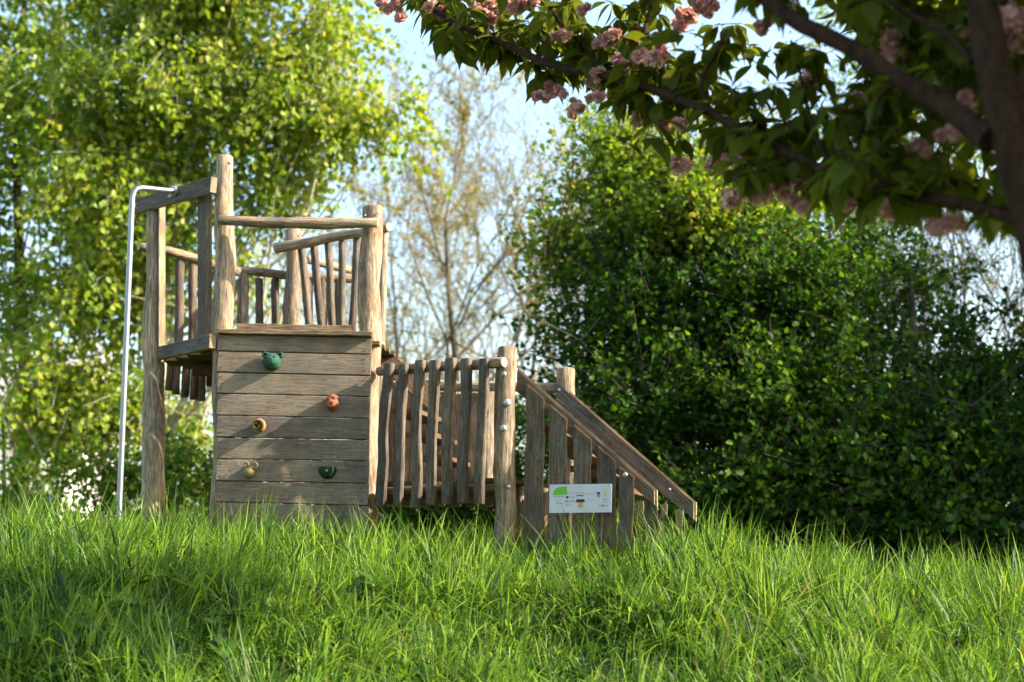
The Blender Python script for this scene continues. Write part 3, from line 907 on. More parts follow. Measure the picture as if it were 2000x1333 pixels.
def words(u0, u1, v, h, c, n=6, seed=0):
    rr = random.Random(seed); x = u0; quads = []
    while x < u1:
        w = rr.uniform(.3, .9) * (u1 - u0) / n
        quads.append((x, min(x + w * .8, u1), v + rr.uniform(-.2, .2) * h, h * rr.uniform(.7, 1.1))); x += w
    c0 = spt(.5, .5); V, F = [], []
    for (a, b, vv, hh) in quads:
        i = len(V)
        V += [spt(a, vv, .0012) - c0, spt(b, vv, .0012) - c0, spt(b, vv + hh, .0012) - c0, spt(a, vv + hh, .0012) - c0]
        F.append((i, i + 3, i + 2, i + 1))
    put(bpy.data.objects.new('printed_words', pymesh('printed_words', V, F, [ink[c]], False)), Matrix.Translation(c0), SG)
words(.07, .24, .42, .025, 'grey', 10, 1); words(.11, .23, .66, .03, 'grey', 7, 2); mark('pale_logo', [(.11, .56), (.18, .54), (.17, .61), (.11, .62)], 'pale')
mark('printed_mark', [(.265, .43), (.28, .41), (.31, .42), (.315, .45), (.30, .50), (.275, .49)], 'black')
words(.33, .41, .44, .03, 'grey', 5, 3); mark('printed_mark', [(.26, .57), (.295, .56), (.295, .64), (.26, .64)], 'grey')
mark('pale_logo', [(.31, .56), (.325, .56), (.325, .65), (.31, .65)], 'pale'); words(.335, .41, .58, .04, 'grey', 5, 4)
words(.26, .36, .71, .025, 'grey', 7, 5)
mark('printed_mark', [(.435, .535), (.57, .53), (.57, .64), (.435, .645)], 'black')
mark('orange_logo', [(.47, .68), (.51, .65), (.55, .67), (.55, .80), (.51, .83), (.47, .81)], 'orange')
words(.44, .55, .38, .05, 'violet', 7, 6); words(.32, .58, .30, .02, 'grey', 12, 7)
for k in range(12):        # thin drawn arc
    a = .36 + k * .018; v = .30 - .10 * math.sin(math.pi * k / 11)
    mark('printed_arc', [(a, v), (a + .019, v - .005), (a + .019, v + .012), (a, v + .017)], 'pale') if k % 2 == 0 else None
words(.60, .73, .35, .03, 'blue', 4, 8); words(.62, .72, .56, .03, 'pale', 5, 9)
mark('printed_mark', [(.765, .29), (.82, .285), (.82, .35), (.765, .355)], 'black'); mark('printed_mark', [(.77, .36), (.815, .36), (.815, .47), (.77, .47)], 'grey')
mark('drawn_tower', [(.87, .45), (.875, .25), (.883, .12), (.89, .28), (.91, .28), (.918, .11), (.926, .28), (.93, .45)], 'pale')
words(.85, .95, .53, .025, 'grey', 8, 10); words(.85, .93, .61, .025, 'grey', 6, 11)
words(.80, .94, .76, .025, 'violet', 8, 12); mark('printed_mark', [(.855, .73), (.87, .71), (.875, .76), (.86, .79)], 'violet')
words(.47, .64, .88, .02, 'pale', 10, 13)
for (a, b) in ((.04, .09), (.50, .07), (.96, .06), (.04, .93), (.95, .92)):
    bolt(spt(a, b, .0), SG, .004, Vector((0, -1, 0)), 'screw', 'zinc')

# ------------------------------------------------------------------ GRASS
def grass():
    def region(y0, y1, dens, xm):
        n = int((y1 - y0) * 2 * xm * dens)
        x = rng.uniform(-xm, xm, n); y = rng.uniform(y0, y1, n)
        return x, y
    xs, ys = [], []
    for (y0, y1, d) in ((3.0, 6.0, 600), (6.0, 7.0, 3600), (7.0, 8.4, 5400), (8.4, 9.7, 6000), (9.7, 11.0, 3200), (11.0, 13, 900), (13, 18, 180)):
        xm = .40 * y1 + .25
        x, y = region(y0, y1, d, xm); xs.append(x); ys.append(y)
    x = np.concatenate(xs); y = np.concatenate(ys)
    # tussocks: pull the blades towards tuft centres
    nt_ = 9000
    tx = rng.uniform(-5.5, 5.5, nt_); ty = rng.uniform(2.5, 18, nt_)
    g = .21
    cellx = np.round(x / g + rng.uniform(-.5, .5, len(x)) * .8); celly = np.round(y / g + rng.uniform(-.5, .5, len(x)) * .8)
    hx = np.sin(cellx * 127.1 + celly * 311.7) * 43758.5453; hy = np.sin(cellx * 269.5 + celly * 183.3) * 43758.5453
    hh = np.sin(cellx * 12.9 + celly * 78.2) * 43758.5453
    hx -= np.floor(hx); hy -= np.floor(hy); hh -= np.floor(hh)
    cx = (cellx + hx - .5) * g; cy = (celly + hy - .5) * g
    pull = rng.uniform(0, .75, len(x)) * (rng.random(len(x)) < .75)
    x = x + (cx - x) * pull; y = y + (cy - y) * pull
    patch = np.sin(x * 5.3 + 1.7 * np.sin(y * 4.1)) + np.sin(y * 6.7 + 1.3 * np.sin(x * 3.9) + 2)
    keep = (patch > -.75) | (rng.random(len(x)) < .35) | (y > 9.3)
    x, y, cx, cy, hx, hy, hh = (q[keep] for q in (x, y, cx, cy, hx, hy, hh))
    n = len(x)
    # not inside the planked wall
    big = .5 + .5 * np.sin(x * 2.1 + np.sin(y * 1.7) * 1.4) * np.cos(y * 1.9 + x * .6)
    hh = hh ** 1.6
    h = (.10 + .24 * hh + .10 * big) * rng.uniform(.45, 1.3, n)
    h = h * np.where(y < 6.8, .8, 1.0)
    tall = rng.random(n) < np.where(y > 8.3, .075, .016)
    h = np.where(tall, h * 1.35 + .12, h)
    h = np.minimum(h, .58)
    h *= np.where(y > 8.6, 1.0, 1.0)
    # blades lean outward from their tuft and with the wind
    ox = x - cx + rng.normal(size=n) * .04; oy = y - cy + rng.normal(size=n) * .04
    ang = np.arctan2(oy, ox) + rng.normal(size=n) * 1.3
    lean = rng.uniform(.05, 1.6, n) ** 1.15
    lean = np.where(tall, lean * .4, lean)
    dx = np.cos(ang) * lean - .03 + .85 * (hx - .5); dy = np.sin(ang) * lean + .3 * (hy - .5)
    wd = rng.uniform(.0026, .0080, n) * np.where(rng.random(n) < .12, 1.7, 1)
    wd = np.where(tall, wd * .75, wd)
    z = ground(x, y) - .01
    ts = np.array([0, .38, .72, 1.0]); ws = np.array([.75, 1.0, .7, 0])
    face = rng.uniform(0, math.pi, n)
    sx = np.cos(face); sy = np.sin(face) * .6
    V = np.zeros((n, 7, 3))
    bend = rng.uniform(1.0, 2.3, n)
    droop = rng.uniform(.1, .75, n) * np.minimum(lean, 1)
    vi = 0
    for i, t in enumerate(ts):
        px_ = x + dx * h * t ** bend * .9 ; py_ = y + dy * h * t ** bend * .9
        pz_ = z + h * (t - droop * t ** 3 - .25 * lean * t * t)
        if i < 3:
            V[:, vi, 0] = px_ - sx * wd * ws[i]; V[:, vi, 1] = py_ - sy * wd * ws[i]; V[:, vi, 2] = pz_; vi += 1
            V[:, vi, 0] = px_ + sx * wd * ws[i]; V[:, vi, 1] = py_ + sy * wd * ws[i]; V[:, vi, 2] = pz_; vi += 1
        else:
            V[:, vi, 0] = px_; V[:, vi, 1] = py_; V[:, vi, 2] = pz_
    tf = np.array([[0, 1, 3], [0, 3, 2], [2, 3, 5], [2, 5, 4], [4, 5, 6]])
    F = (tf[None] + (np.arange(n) * 7)[:, None, None]).reshape(-1, 3)
    tint = np.clip(.45 + .35 * (hx - .5) + .27 * rng.normal(size=n) + .12 * (big - .5), 0, .92)
    dry = rng.random(n) < .02
    tint = np.where(dry, 1.0, tint)
    print('grass blades', n)
    me = arr_mesh('grass', V.reshape(-1, 3), F, [M['grass']], np.repeat(tint, 7), smooth=True)
    o = bpy.data.objects.new('grass', me); put(o, Matrix.Identity(4))
    o['kind'] = 'stuff'; o['label'] = 'tall bright green meadow grass covering the mound'; o['category'] = 'grass'
grass()

# broad-leaved weeds among the grass
def jag_leaf(seed):
    rr = random.Random(seed); V = [(0, 0, 0)]; F = []
    mid = [(0, t, -.22 * t * t) for t in (0, .25, .5, .75, 1.0)]
    V = list(mid); nL = []
    for side in (-1, 1):
        prev = []
        for t, w in ((.02, .28), (.14, .5), (.22, .42), (.36, .56), (.45, .42), (.6, .44), (.68, .30), (.82, .22), (.9, .12)):
            V.append((side * w * rr.uniform(.85, 1.1), t, .10 * w - .22 * t * t)); prev.append(len(V) - 1)
        ring = [0] + prev + [4]
        mids = [0, 0, 0, 1, 1, 2, 2, 3, 3, 4, 4]
        for i in range(len(ring) - 1):
            a, b = ring[i], ring[i + 1]; m0, m1 = mids[i], mids[i + 1]
            if m0 == m1: tri = [(a, b, m0)] if a != m0 and b != m0 else []
            else: tri = [(a, b, m1), (a, m1, m0)] if a != m0 else [(a, b, m1)]
            for f in tri:
                if len(set(f)) == 3: F.append(f if side > 0 else f[::-1])
    return V, F
weed_leaf_me = []
for s in range(3):
    V, F = jag_leaf(s)
    me = pymesh('leaf', V, F, [M['weed']], False)
    a = me.attributes.new('tint', 'FLOAT', 'POINT')
    for k in range(len(V)): a.data[k].value = .25 + .3 * s
    weed_leaf_me.append(me)
weeds = [(150, 7.6, .17, 'large-leaved weed in the shade near the left edge of the grass'), (60, 7.4, .14, 'weed with drooping leaves at the far left bottom corner'),
         (235, 7.8, .16, 'jagged weed just right of the large-leaved one in the left shade'), (330, 8.1, .13, 'weed below the foot of the steel pole, half way down the bank'),
         (440, 7.6, .15, 'pale weed at the bottom of the bank left of centre'), (170, 7.3, .15, 'weed at the bottom edge of the photo near the left corner'),
         (370, 8.7, .11, 'small weed under the left tower post in the grass'), (700, 8.2, .10, 'small weed in sunny grass below the climbing wall'),
         (1250, 8.0, .10, 'small weed in the grass below the white sign'), (1850, 8.0, .11, 'weed in the grass at the lower right')]
for (px, Y, sz, lab) in weeds:
    x = (px - 1000) / FPX * Y; z = gz(x, Y)
    w = thing('broadleaf_weed', (x, Y, z), lab, 'weed', 'weeds in the grass')
    segs = []
    for k in range(random.randint(8, 11)):
        a = random.uniform(0, 6.283); hgt = random.uniform(.12, .27); out_ = random.uniform(.03, .12)
        p = Vector((x + math.cos(a) * out_, Y + math.sin(a) * out_, z + hgt))
        segs.append((x, Y, z, *p, .003, .002))
        d = Vector((math.cos(a), math.sin(a), random.uniform(-.5, .35))).normalized()
        up_ = Vector((0, 0, 1)); s_ = d.cross(up_).normalized(); n_ = s_.cross(d)
        q = sz * random.uniform(.6, 1.05)
        Mx = Matrix(((s_.x * q, d.x * q, n_.x * q, p.x), (s_.y * q, d.y * q, n_.y * q, p.y), (s_.z * q, d.z * q, n_.z * q, p.z), (0, 0, 0, 1)))
        put(bpy.data.objects.new('leaf', random.choice(weed_leaf_me)), Mx, w)
    put(bpy.data.objects.new('stem', tubes_mesh('stem', segs, M['weed'])), Matrix.Identity(4), w)

# ------------------------------------------------------------------ CHERRY TREE (near, upper right)
def cherry():
    KY = 1.34
    def P(px, py, Y): return at(px, py, Y * KY)
    def mpp(Y): return Y * KY / FPX
    trunk_px = [(2200, 1500, 3.2), (2130, 1000, 3.2), (2075, 700, 3.25), (2030, 470, 3.3), (1985, 300, 3.3), (1950, 170, 3.35), (1918, 0, 3.4), (1890, -200, 3.5), (1900, -500, 3.6)]
    tr = [P(*p) for p in trunk_px]
    tr[0].z = gz(tr[0].x, tr[0].y) - .05
    C = thing('cherry_tree', (tr[0].x, tr[0].y, gz(tr[0].x, tr[0].y)), 'pink double-blossomed cherry tree reaching in from the right in the foreground', 'tree')
    rad = [62, 55, 50, 47, 46, 44, 36, 30, 20]
    segs = []
    def chain(pts, r, n=4):
        """smooth chain through points"""
        out_ = []
        for i in range(len(pts) - 1):
            p0 = pts[max(i - 1, 0)]; p1 = pts[i]; p2 = pts[i + 1]; p3 = pts[min(i + 2, len(pts) - 1)]
            for s in range(n):
                t = s / n
                q = .5 * ((2 * p1) + (p2 - p0) * t + (2 * p0 - 5 * p1 + 4 * p2 - p3) * t * t + (3 * p1 - p0 - 3 * p2 + p3) * t ** 3)
                out_.append((q, r[i] * (1 - t) + r[i + 1] * t))
        out_.append((pts[-1], r[-1])); return out_
    def tube(name, ch, parent, ns=14, wob=.08):
        c0 = ch[0][0]; V, F = [], []
        for i, (p, r) in enumerate(ch):
            d = (ch[min(i + 1, len(ch) - 1)][0] - ch[max(i - 1, 0)][0]).normalized()
            s = d.cross(Vector((0, 1, .1))).normalized(); q = d.cross(s)
            for k in range(ns):
                a = 2 * math.pi * k / ns
                f = 1 + wob * 2 * noise.noise(Vector((math.cos(a), math.sin(a), 0)) * 1.2 + p * 9)
                V.append(p - c0 + (s * math.cos(a) + q * math.sin(a)) * r * f)
        n = len(ch)
        for i in range(n - 1):
            for k in range(ns):
                k2 = (k + 1) % ns; F.append((i * ns + k, i * ns + k2, (i + 1) * ns + k2, (i + 1) * ns + k))
        F.append(tuple(range(ns))); F.append(tuple((n - 1) * ns + k for k in range(ns)))
        me = pymesh(name, V, F, [M['bark_cherry']], True)
        return put(bpy.data.objects.new(name, me), Matrix.Translation(c0), parent)
    tube('trunk', chain(tr, [.88 * rad[i] * mpp(trunk_px[i][2]) for i in range(len(rad))]), C, 18)
    limbs = [
        ([(1935, 275, 3.33), (1850, 212, 3.45), (1750, 150, 3.55), (1650, 88, 3.65), (1560, 45, 3.75), (1490, -8, 3.85), (1400, -90, 4.0)], [34, 27, 24, 22, 20, 19, 14]),
        ([(2020, 440, 3.32), (1960, 420, 3.4), (1860, 395, 3.55), (1740, 375, 3.7), (1640, 348, 3.9), (1540, 300, 4.1), (1450, 252, 4.35), (1330, 195, 4.65), (1200, 152, 4.95), (1080, 128, 5.15), (1000, 92, 5.35), (920, 60, 5.5), (840, 15, 5.7), (770, -50, 5.9)],
         [20, 17, 16, 14, 14, 13, 12.5, 11, 10, 9, 9, 8, 7, 5]),
        ([(1300, 185, 4.72), (1290, 130, 4.8), (1260, 70, 4.9), (1275, 0, 5.0), (1290, -80, 5.1)], [7, 6, 6, 5, 4]),
        ([(1180, 150, 5.0), (1150, 100, 5.1), (1090, 40, 5.25), (1060, -30, 5.4)], [6, 5, 5, 4]),
        ([(1640, 348, 3.9), (1600, 280, 4.0), (1575, 200, 4.1), (1560, 130, 4.2), (1545, 80, 4.25)], [7, 5, 4, 3.5, 3]),
        ([(1760, 155, 3.56), (1700, 210, 3.7), (1680, 270, 3.85)], [8, 5, 4]),
        ([(1900, 120, 3.4), (1840, 60, 3.5), (1760, 20, 3.6), (1690, -30, 3.7)], [12, 9, 7, 6]),
        ([(1920, 60, 3.4), (2000, -60, 3.5), (2120, -200, 3.7)], [18, 15, 12]),
        ([(1960, 200, 3.35), (2060, 80, 3.3), (2200, -60, 3.2), (2400, -200, 3.2)], [20, 16, 13, 10]),
        ([(1400, 230, 4.5), (1370, 170, 4.55), (1400, 100, 4.6), (1420, 60, 4.65)], [5, 4, 4, 3]),
        ([(950, 72, 5.45), (960, 30, 5.5), (1000, -30, 5.6)], [4, 4, 3]),
        ([(1560, 310, 4.05), (1500, 330, 4.0), (1440, 345, 3.95)], [5, 4, 3]),
        ([(1800, 385, 3.62), (1720, 350, 3.6), (1640, 300, 3.55)], [6, 5, 4]),
    ]
    ends = []
    for pts, r in limbs:
        w = [P(*p) for p in pts]; rr_ = [.84 * r[i] * mpp(pts[i][2]) for i in range(len(pts))]
        tube('branch', chain(w, rr_), C, 12, .07)
    # spur positions: photo columns where foliage hangs
    twig_segs = []
    LP, LD, LN, LL, LT = [], [], [], [], []
    BL = []
    rr = random.Random(5)
    def spur(px, py, Y, nl=7, size=.105, spread=1.0, rise=0.0):
        o = P(px, py, Y)
        az = rr.uniform(0, 6.28)
        tw = Vector((math.cos(az) * .5, math.sin(az) * .4, rr.uniform(-.2, .35) + rise)).normalized() * rr.uniform(.04, .12)
        e = o + tw
        twig_segs.append((*(o - tw * .3), *e, .0028, .0018))
        for k in range(nl):
            a = rr.uniform(0, 6.283)
            d = Vector((math.cos(a) * .8, math.sin(a) * .7, rr.uniform(-1.15, .05))).normalized()
            st = o.lerp(e, rr.uniform(.3, 1))
            pt = st + d * rr.uniform(.012, .03)
            twig_segs.append((*st, *pt, .0013, .0011))
            LP.append(pt); LD.append(d)
            LN.append(Vector((rr.gauss(0, .45), rr.gauss(0, .45) - .15, 1)))
            LL.append(size * 1.2 * rr.uniform(.65, 1.25)); LT.append(min(1, max(0, rr.gauss(.42, .2))))
        return e
    # along limb 2 and the others
    def along(idx, n, jx, jy, nl=7, size=.105, t0=0, t1=1):
        pts = limbs[idx][0]
        for _ in range(n):
            t = (t0 + (t1 - t0) * rr.random()) * (len(pts) - 1); i = min(int(t), len(pts) - 2); f = t - i
            a, b = pts[i], pts[i + 1]
            spur(a[0] + (b[0] - a[0]) * f + rr.uniform(-jx, jx), a[1] + (b[1] - a[1]) * f + rr.uniform(-jy[0], jy[1]), a[2] + (b[2] - a[2]) * f + rr.uniform(-.03, .5), nl, size)
    along(1, 105, 25, (60, 30), 7, .11, .28, 1)
    along(1, 34, 25, (75, -15), 6, .09, 0, .3)
    along(1, 20, 25, (85, 10), 6, .105, .2, .62)
    along(1, 26, 20, (80, 10), 6, .10, .6, .95)
    along(2, 26, 45, (30, 20), 6, .09); along(3, 24, 40, (30, 20), 6, .09); along(4, 16, 35, (20, 25), 6, .085)
    along(5, 22, 40, (30, 30), 6, .09); along(6, 30, 60, (40, 50), 6, .09); along(9, 16, 40, (30, 20), 6, .09); along(10, 10, 35, (20, 20), 6, .09)
    along(11, 10, 30, (20, 10), 6, .09); along(12, 12, 30, (20, 20), 7, .10)
    along(0, 18, 40, (40, 10), 5, .085, .75, 1.0)
    for _ in range(46):
        spur(rr.uniform(1660, 1900), rr.uniform(-20, 350), rr.uniform(3.7, 4.9), 6, .08)
    for _ in range(26):
        spur(rr.uniform(1960, 2060), rr.uniform(-20, 330), rr.uniform(3.6, 4.6), 6, .08)
    for _ in range(30):
        spur(rr.uniform(820, 1420), rr.uniform(-90, 25), rr.uniform(4.9, 5.7), 6, .095)
    for (a, b) in ((1440, 70), (1500, 105), (1530, 95), (1265, 245), (1240, 265), (1290, 270), (1330, 255), (1350, 60), (1360, 90), (1490, 130), (1590, 175), (1510, 190), (1600, 110)):
        spur(a, b, 4.6, 4, .10)
    # leaf arrays
    order = sorted(range(len(LP)), key=lambda i: -LL[i] / LP[i].y)
    def infr(p):
        d = p - Vector((0, 0, CAMZ)); f = d.y * CP + d.z * SP; 
        x = d.x / f * FPX + 1000; y = 666.5 - (-d.y * SP + d.z * CP) / f * FPX
        return -20 < x < 2020 and -20 < y < 600
    vis = [i for i in order if infr(LP[i])]
    single = vis[:300]; ssingle = set(single)
    proto = []
    for wdt, curl_, tn in ((.27, .18, .25), (.30, .35, .45), (.24, .28, .6), (.29, .1, .8)):
        tv, tf = rich_leaf(wdt, .08, curl_)
        me = arr_mesh('leaf', tv, tf, [M['cherryleaf']], np.full(len(tv), tn), smooth=True); proto.append(me)
    for i in single:
        d = LD[i]; s = d.cross(LN[i]).normalized(); n_ = s.cross(d); q = LL[i]; p = LP[i]
        Mx = Matrix(((s.x * q, d.x * q, n_.x * q, p.x), (s.y * q, d.y * q, n_.y * q, p.y), (s.z * q, d.z * q, n_.z * q, p.z), (0, 0, 0, 1)))
        put(bpy.data.objects.new('leaf', rr.choice(proto)), Mx, C)
    rest = [i for i in order if i not in ssingle]
    # crown beyond the frame's top and right; some unseen clumps added to cast shade
    cl = [(3.2, 4.4, 4.9, 1.6, 1.7, 1.1, 1), (1.9, 4.6, 5.2, 1.4, 1.4, .8, 1), (4.0, 3.6, 4.0, 1.3, 1.4, 1.1, 1), (.8, 5.6, 5.3, 1.3, 1.2, .5, .9), (2.4, 5.3, 4.3, 1.1, .9, 1.0, 1), (3.1, 4.3, 4.0, .8, .8, .8, 2), (2.7, 7.1, 4.75, .6, .6, .45, 3), (-.4, 6.8, 5.7, 1.1, .9, .4, .7)]
    A, D, Nn, L_, Wd, tn, sg = sprig_cloud(cl, 2200, 9, .2, .11, .7, shell=.4, aspect=.55)
    tv, tf = rich_leaf(.27, .08, .22)
    Cc = np.concatenate([np.array([tuple(LP[i]) for i in rest]), A]); Dd = np.concatenate([np.array([tuple(LD[i]) for i in rest]), D])
    NN = np.concatenate([np.array([tuple(LN[i]) for i in rest]), Nn]); LLc = np.concatenate([np.array([LL[i] for i in rest]), L_])
    tt = np.concatenate([np.array([LT[i] for i in rest]), tn])
    me = leaves_mesh('foliage', Cc, Dd, NN, LLc, LLc, M['cherryleaf'], tt, tv, tf)
    o = put(bpy.data.objects.new('foliage', me), Matrix.Identity(4), C); o['kind'] = 'stuff'
    bseg = []
    tip = tr[-1]
    for q in cl:
        c = Vector(q[:3]); m = (tip + c) / 2 + Vector((rr.uniform(-.2, .2), rr.uniform(-.2, .2), .1))
        bseg += [(*tip, *m, .03, .022), (*m, *c, .022, .012)]
        for _ in range(14):
            e = c + Vector((rr.uniform(-1, 1) * q[3], rr.uniform(-1, 1) * q[4], rr.uniform(-.8, .8) * q[5])) * .8
            bseg.append((*m.lerp(c, rr.random()), *e, .009, .004))
    for a, b in sg[::2]: bseg.append((*a, *b, .003, .002))
    put(bpy.data.objects.new('twigs', tubes_mesh('twigs', twig_segs + bseg, M['bark_cherry'], 5)), Matrix.Identity(4), C)['kind'] = 'stuff'
    # blossoms: ruffled pom-poms of petals, three to five hanging together
    def pom_mesh(seed, k=4):
        r2 = np.random.default_rng(seed)
        Cs, Ds, Ns, Ls, Ts = [], [], [], [], []
        for j in range(k):
            c = np.clip(r2.normal(size=3), -1.2, 1.2) * np.array([.024, .024, .014]); c[2] -= .02
            n = 46
            uu = r2.normal(size=(n, 3)); uu /= np.linalg.norm(uu, axis=1, keepdims=True)
            Cs.append(c + uu * .004); Ds.append(uu + r2.normal(size=(n, 3)) * .25); Ns.append(r2.normal(size=(n, 3)))
            Ls.append(r2.uniform(.019, .028, n)); Ts.append(np.clip(r2.normal(.5, .22) + r2.normal(size=n) * .18, 0, 1))
        tv = np.array([[0, 0, 0], [-.38, .5, .08], [-.42, .85, .18], [0, 1, .02], [.42, .85, .18], [.38, .5, .08]])
        tf = np.array([[0, 5, 1], [1, 5, 4], [1, 4, 2], [2, 4, 3]])
        L2 = np.concatenate(Ls)
        return leaves_mesh('blossom_cluster', np.concatenate(Cs), np.concatenate(Ds), np.concatenate(Ns), L2, L2, M['petal'], np.concatenate(Ts), tv, tf)
    poms = [pom_mesh(s, k) for s, k in ((1, 4), (2, 3), (3, 5), (4, 2), (5, 6))]
    fl = [(760, 8), (785, 25), (745, 0), (860, 20), (845, 5), (930, 12), (960, 25), (1000, 8), (1040, 0), (1140, 10), (1360, 5), (1330, 40), (1390, 0), (1490, 38), (1545, 12), (1565, 25),
          (1075, 170), (1060, 180), (1120, 214), (1160, 182), (1172, 142), (1240, 226), (1215, 110), (1300, 140), (1275, 108), (1285, 172), (1250, 98), (1580, 152), (1735, 98), (1700, 200), (1725, 212), (1690, 190),
          (1745, 62), (1720, 235), (1840, 165), (1880, 190), (1900, 60), (1330, 312), (1405, 315), (1420, 325), (1450, 320), (1560, 335), (1550, 345), (1480, 365), (1520, 360), (1600, 330), (1620, 335), (1560, 388), (1655, 382), (1735, 400), (1720, 395), (1760, 398),
          (1845, 430), (1830, 432), (1862, 428), (1430, 380), (1960, 30), (1980, 15), (1990, 60), (1870, 110), (1800, 280), (1850, 250), (1190, 60), (1095, 60), (1450, 375), (1500, 372), (1297, 230), (1170, 80)]
    fl += [(a + rr.uniform(-28, 28), b + rr.uniform(-14, 18)) for (a, b) in fl[::2]]
    for (a, b) in fl:
        Y = 5.75 - (a - 800) / 1150 * 2.2
        Y = max(3.35, Y + rr.uniform(-.15, .15))
        q = rr.uniform(.9, 1.25)
        Mx = Matrix.Translation(P(a, b, Y)) @ Matrix.Rotation(rr.uniform(0, 6.28), 4, 'Z') @ Matrix.Scale(q, 4)
        o = put(bpy.data.objects.new('blossom_cluster', rr.choice(poms[1:4] if Y < 4.2 else poms)), Mx, C)
cherry()

# ------------------------------------------------------------------ BACKGROUND TREES
def px_clump(px, py, Y, rpx, rpy, depth, w=1.0):
    c = P(px, py, Y); return (c.x, c.y, c.z, rpx * mpp(Y), depth, rpy * mpp(Y), w)
def tree(name, label, cat, trunk_px, clumps, nspr, nleaf, slen, leaf, droop, mat, bark, group=None, up=0.0, rad=.12, shell=.5, aspect=.8, nlimb=3, tb=0.0, jit=.08, rs=1, sub=None):
    (bx, Yb), (tx, ty) = trunk_px
    rr = random.Random(rs)
    x0 = (bx - 1000) / FPX * Yb; b = Vector((x0, Yb, gz(x0, Yb) - .05)); t = P(tx, ty, Yb)
    o = thing(name, b, label, cat, group)
    segs = []; spine = []
    n = 8
    for i in range(n + 1):
        f = i / n
        q = b.lerp(t, f) + Vector((rr.gauss(0, .06), rr.gauss(0, .06), 0)) * (1 if 0 < i < n else 0)
        spine.append((q, rad * (1 - .75 * f)))
    for i in range(n): segs.append((*spine[i][0], *spine[i + 1][0], spine[i][1], spine[i + 1][1]))
    put(bpy.data.objects.new('trunk', tubes_mesh('trunk', segs, M[bark], 10)), Matrix.Identity(4), o)
    lc = subdiv(clumps, *sub, seed=rs) if sub else clumps
    A, D, Nn, L_, Wd, tn, sg = sprig_cloud(lc, nspr, nleaf, slen, leaf, droop, shell=shell, up=up, aspect=aspect, tbias=tb, jit=jit)
    me = leaves_mesh('crown', A, D, Nn, L_, Wd, M[mat], tn)
    put(bpy.data.objects.new('crown', me), Matrix.Identity(4), o)['kind'] = 'stuff'
    bs = []
    for c in clumps:
        cc = Vector(c[:3])
        for _ in range(nlimb):
            f = rr.uniform(.15, .9); k = int(f * n); s0, r0 = spine[k]
            if s0.z > cc.z - .2:
                kk = [i for i in range(n) if spine[i][0].z < cc.z - .2]
                s0, r0 = spine[rr.choice(kk)] if kk else spine[0]
            e = cc + Vector((rr.uniform(-.7, .7) * c[3], rr.uniform(-.7, .7) * c[4], rr.uniform(-.3, .7) * c[5]))
            pts = [s0]
            for j in range(1, 6):
                g = j / 5; q = s0.lerp(e, g); q.z += -math.sin(g * math.pi) * .1 * (e - s0).length + rr.gauss(0, .05); q.x += rr.gauss(0, .06); pts.append(q)
            for j in range(5):
                ra = r0 * .45 * (1 - j / 6.); rb = r0 * .45 * (1 - (j + 1) / 6.)
                bs.append((*pts[j], *pts[j + 1], max(ra * .7, .008), max(rb * .7, .006)))
                for _ in range(2):
                    e2 = pts[j + 1] + Vector((rr.gauss(0, .4), rr.gauss(0, .4), rr.uniform(.0, .7)))
                    bs.append((*pts[j + 1], *e2, .009, .004))
    for a, b_ in sg: bs.append((*a, *b_, .005, .003))
    put(bpy.data.objects.new('branches', tubes_mesh('branches', bs, M[bark], 4)), Matrix.Identity(4), o)
    return o
Yp = 19.5
tree('poplar_tree', 'tall sunlit poplar with pale drooping leaves filling the left behind the tower', 'tree', ((330, Yp), (300, -300)),
     [px_clump(280, 120, Yp, 230, 200, 1.3), px_clump(470, 60, Yp, 190, 160, 1.2), px_clump(330, 330, Yp, 250, 170, 1.2), px_clump(560, 200, Yp - .3, 160, 150, 1.0),
      px_clump(690, 190, Yp - .5, 110, 75, .7), px_clump(760, 215, Yp - .5, 62, 45, .4), px_clump(640, 60, Yp, 115, 110, .9), px_clump(560, 340, Yp, 110, 70, .7), px_clump(250, 520, Yp, 170, 140, 1.0), px_clump(220, -150, Yp, 330, 150, 1.4), px_clump(560, -120, Yp, 220, 130, 1.2),
      px_clump(500, 560, Yp, 60, 95, .6, .7), px_clump(110, 700, Yp, 150, 150, 1.0), px_clump(260, 790, Yp, 140, 130, .9, .9), px_clump(360, 900, Yp, 80, 90, .6, .7)],
     1900, 28, .65, .106, .85, 'poplar', 'bark_pale', rad=.15, tb=.13, rs=3, sub=(9, .40))
tree('poplar_tree', 'darker leafy tree at the left edge behind the sunlit poplar', 'tree', ((60, Yp + 2.2), (40, -200)),
     [px_clump(40, 60, Yp + 2, 130, 160, 1.0), px_clump(30, 330, Yp + 2, 120, 200, 1.0), px_clump(70, 600, Yp + 2, 130, 190, 1.0), px_clump(140, 200, Yp + 2, 140, 180, 1.0), px_clump(-120, 300, Yp + 2, 150, 400, 1.2), px_clump(60, 830, Yp + 2, 120, 90, .8, .6), px_clump(200, 450, Yp + 2.6, 180, 200, .9)],
     700, 22, .6, .11, .6, 'poplar', 'bark_grey', rad=.13, tb=-.12, rs=4, sub=(7, .42))
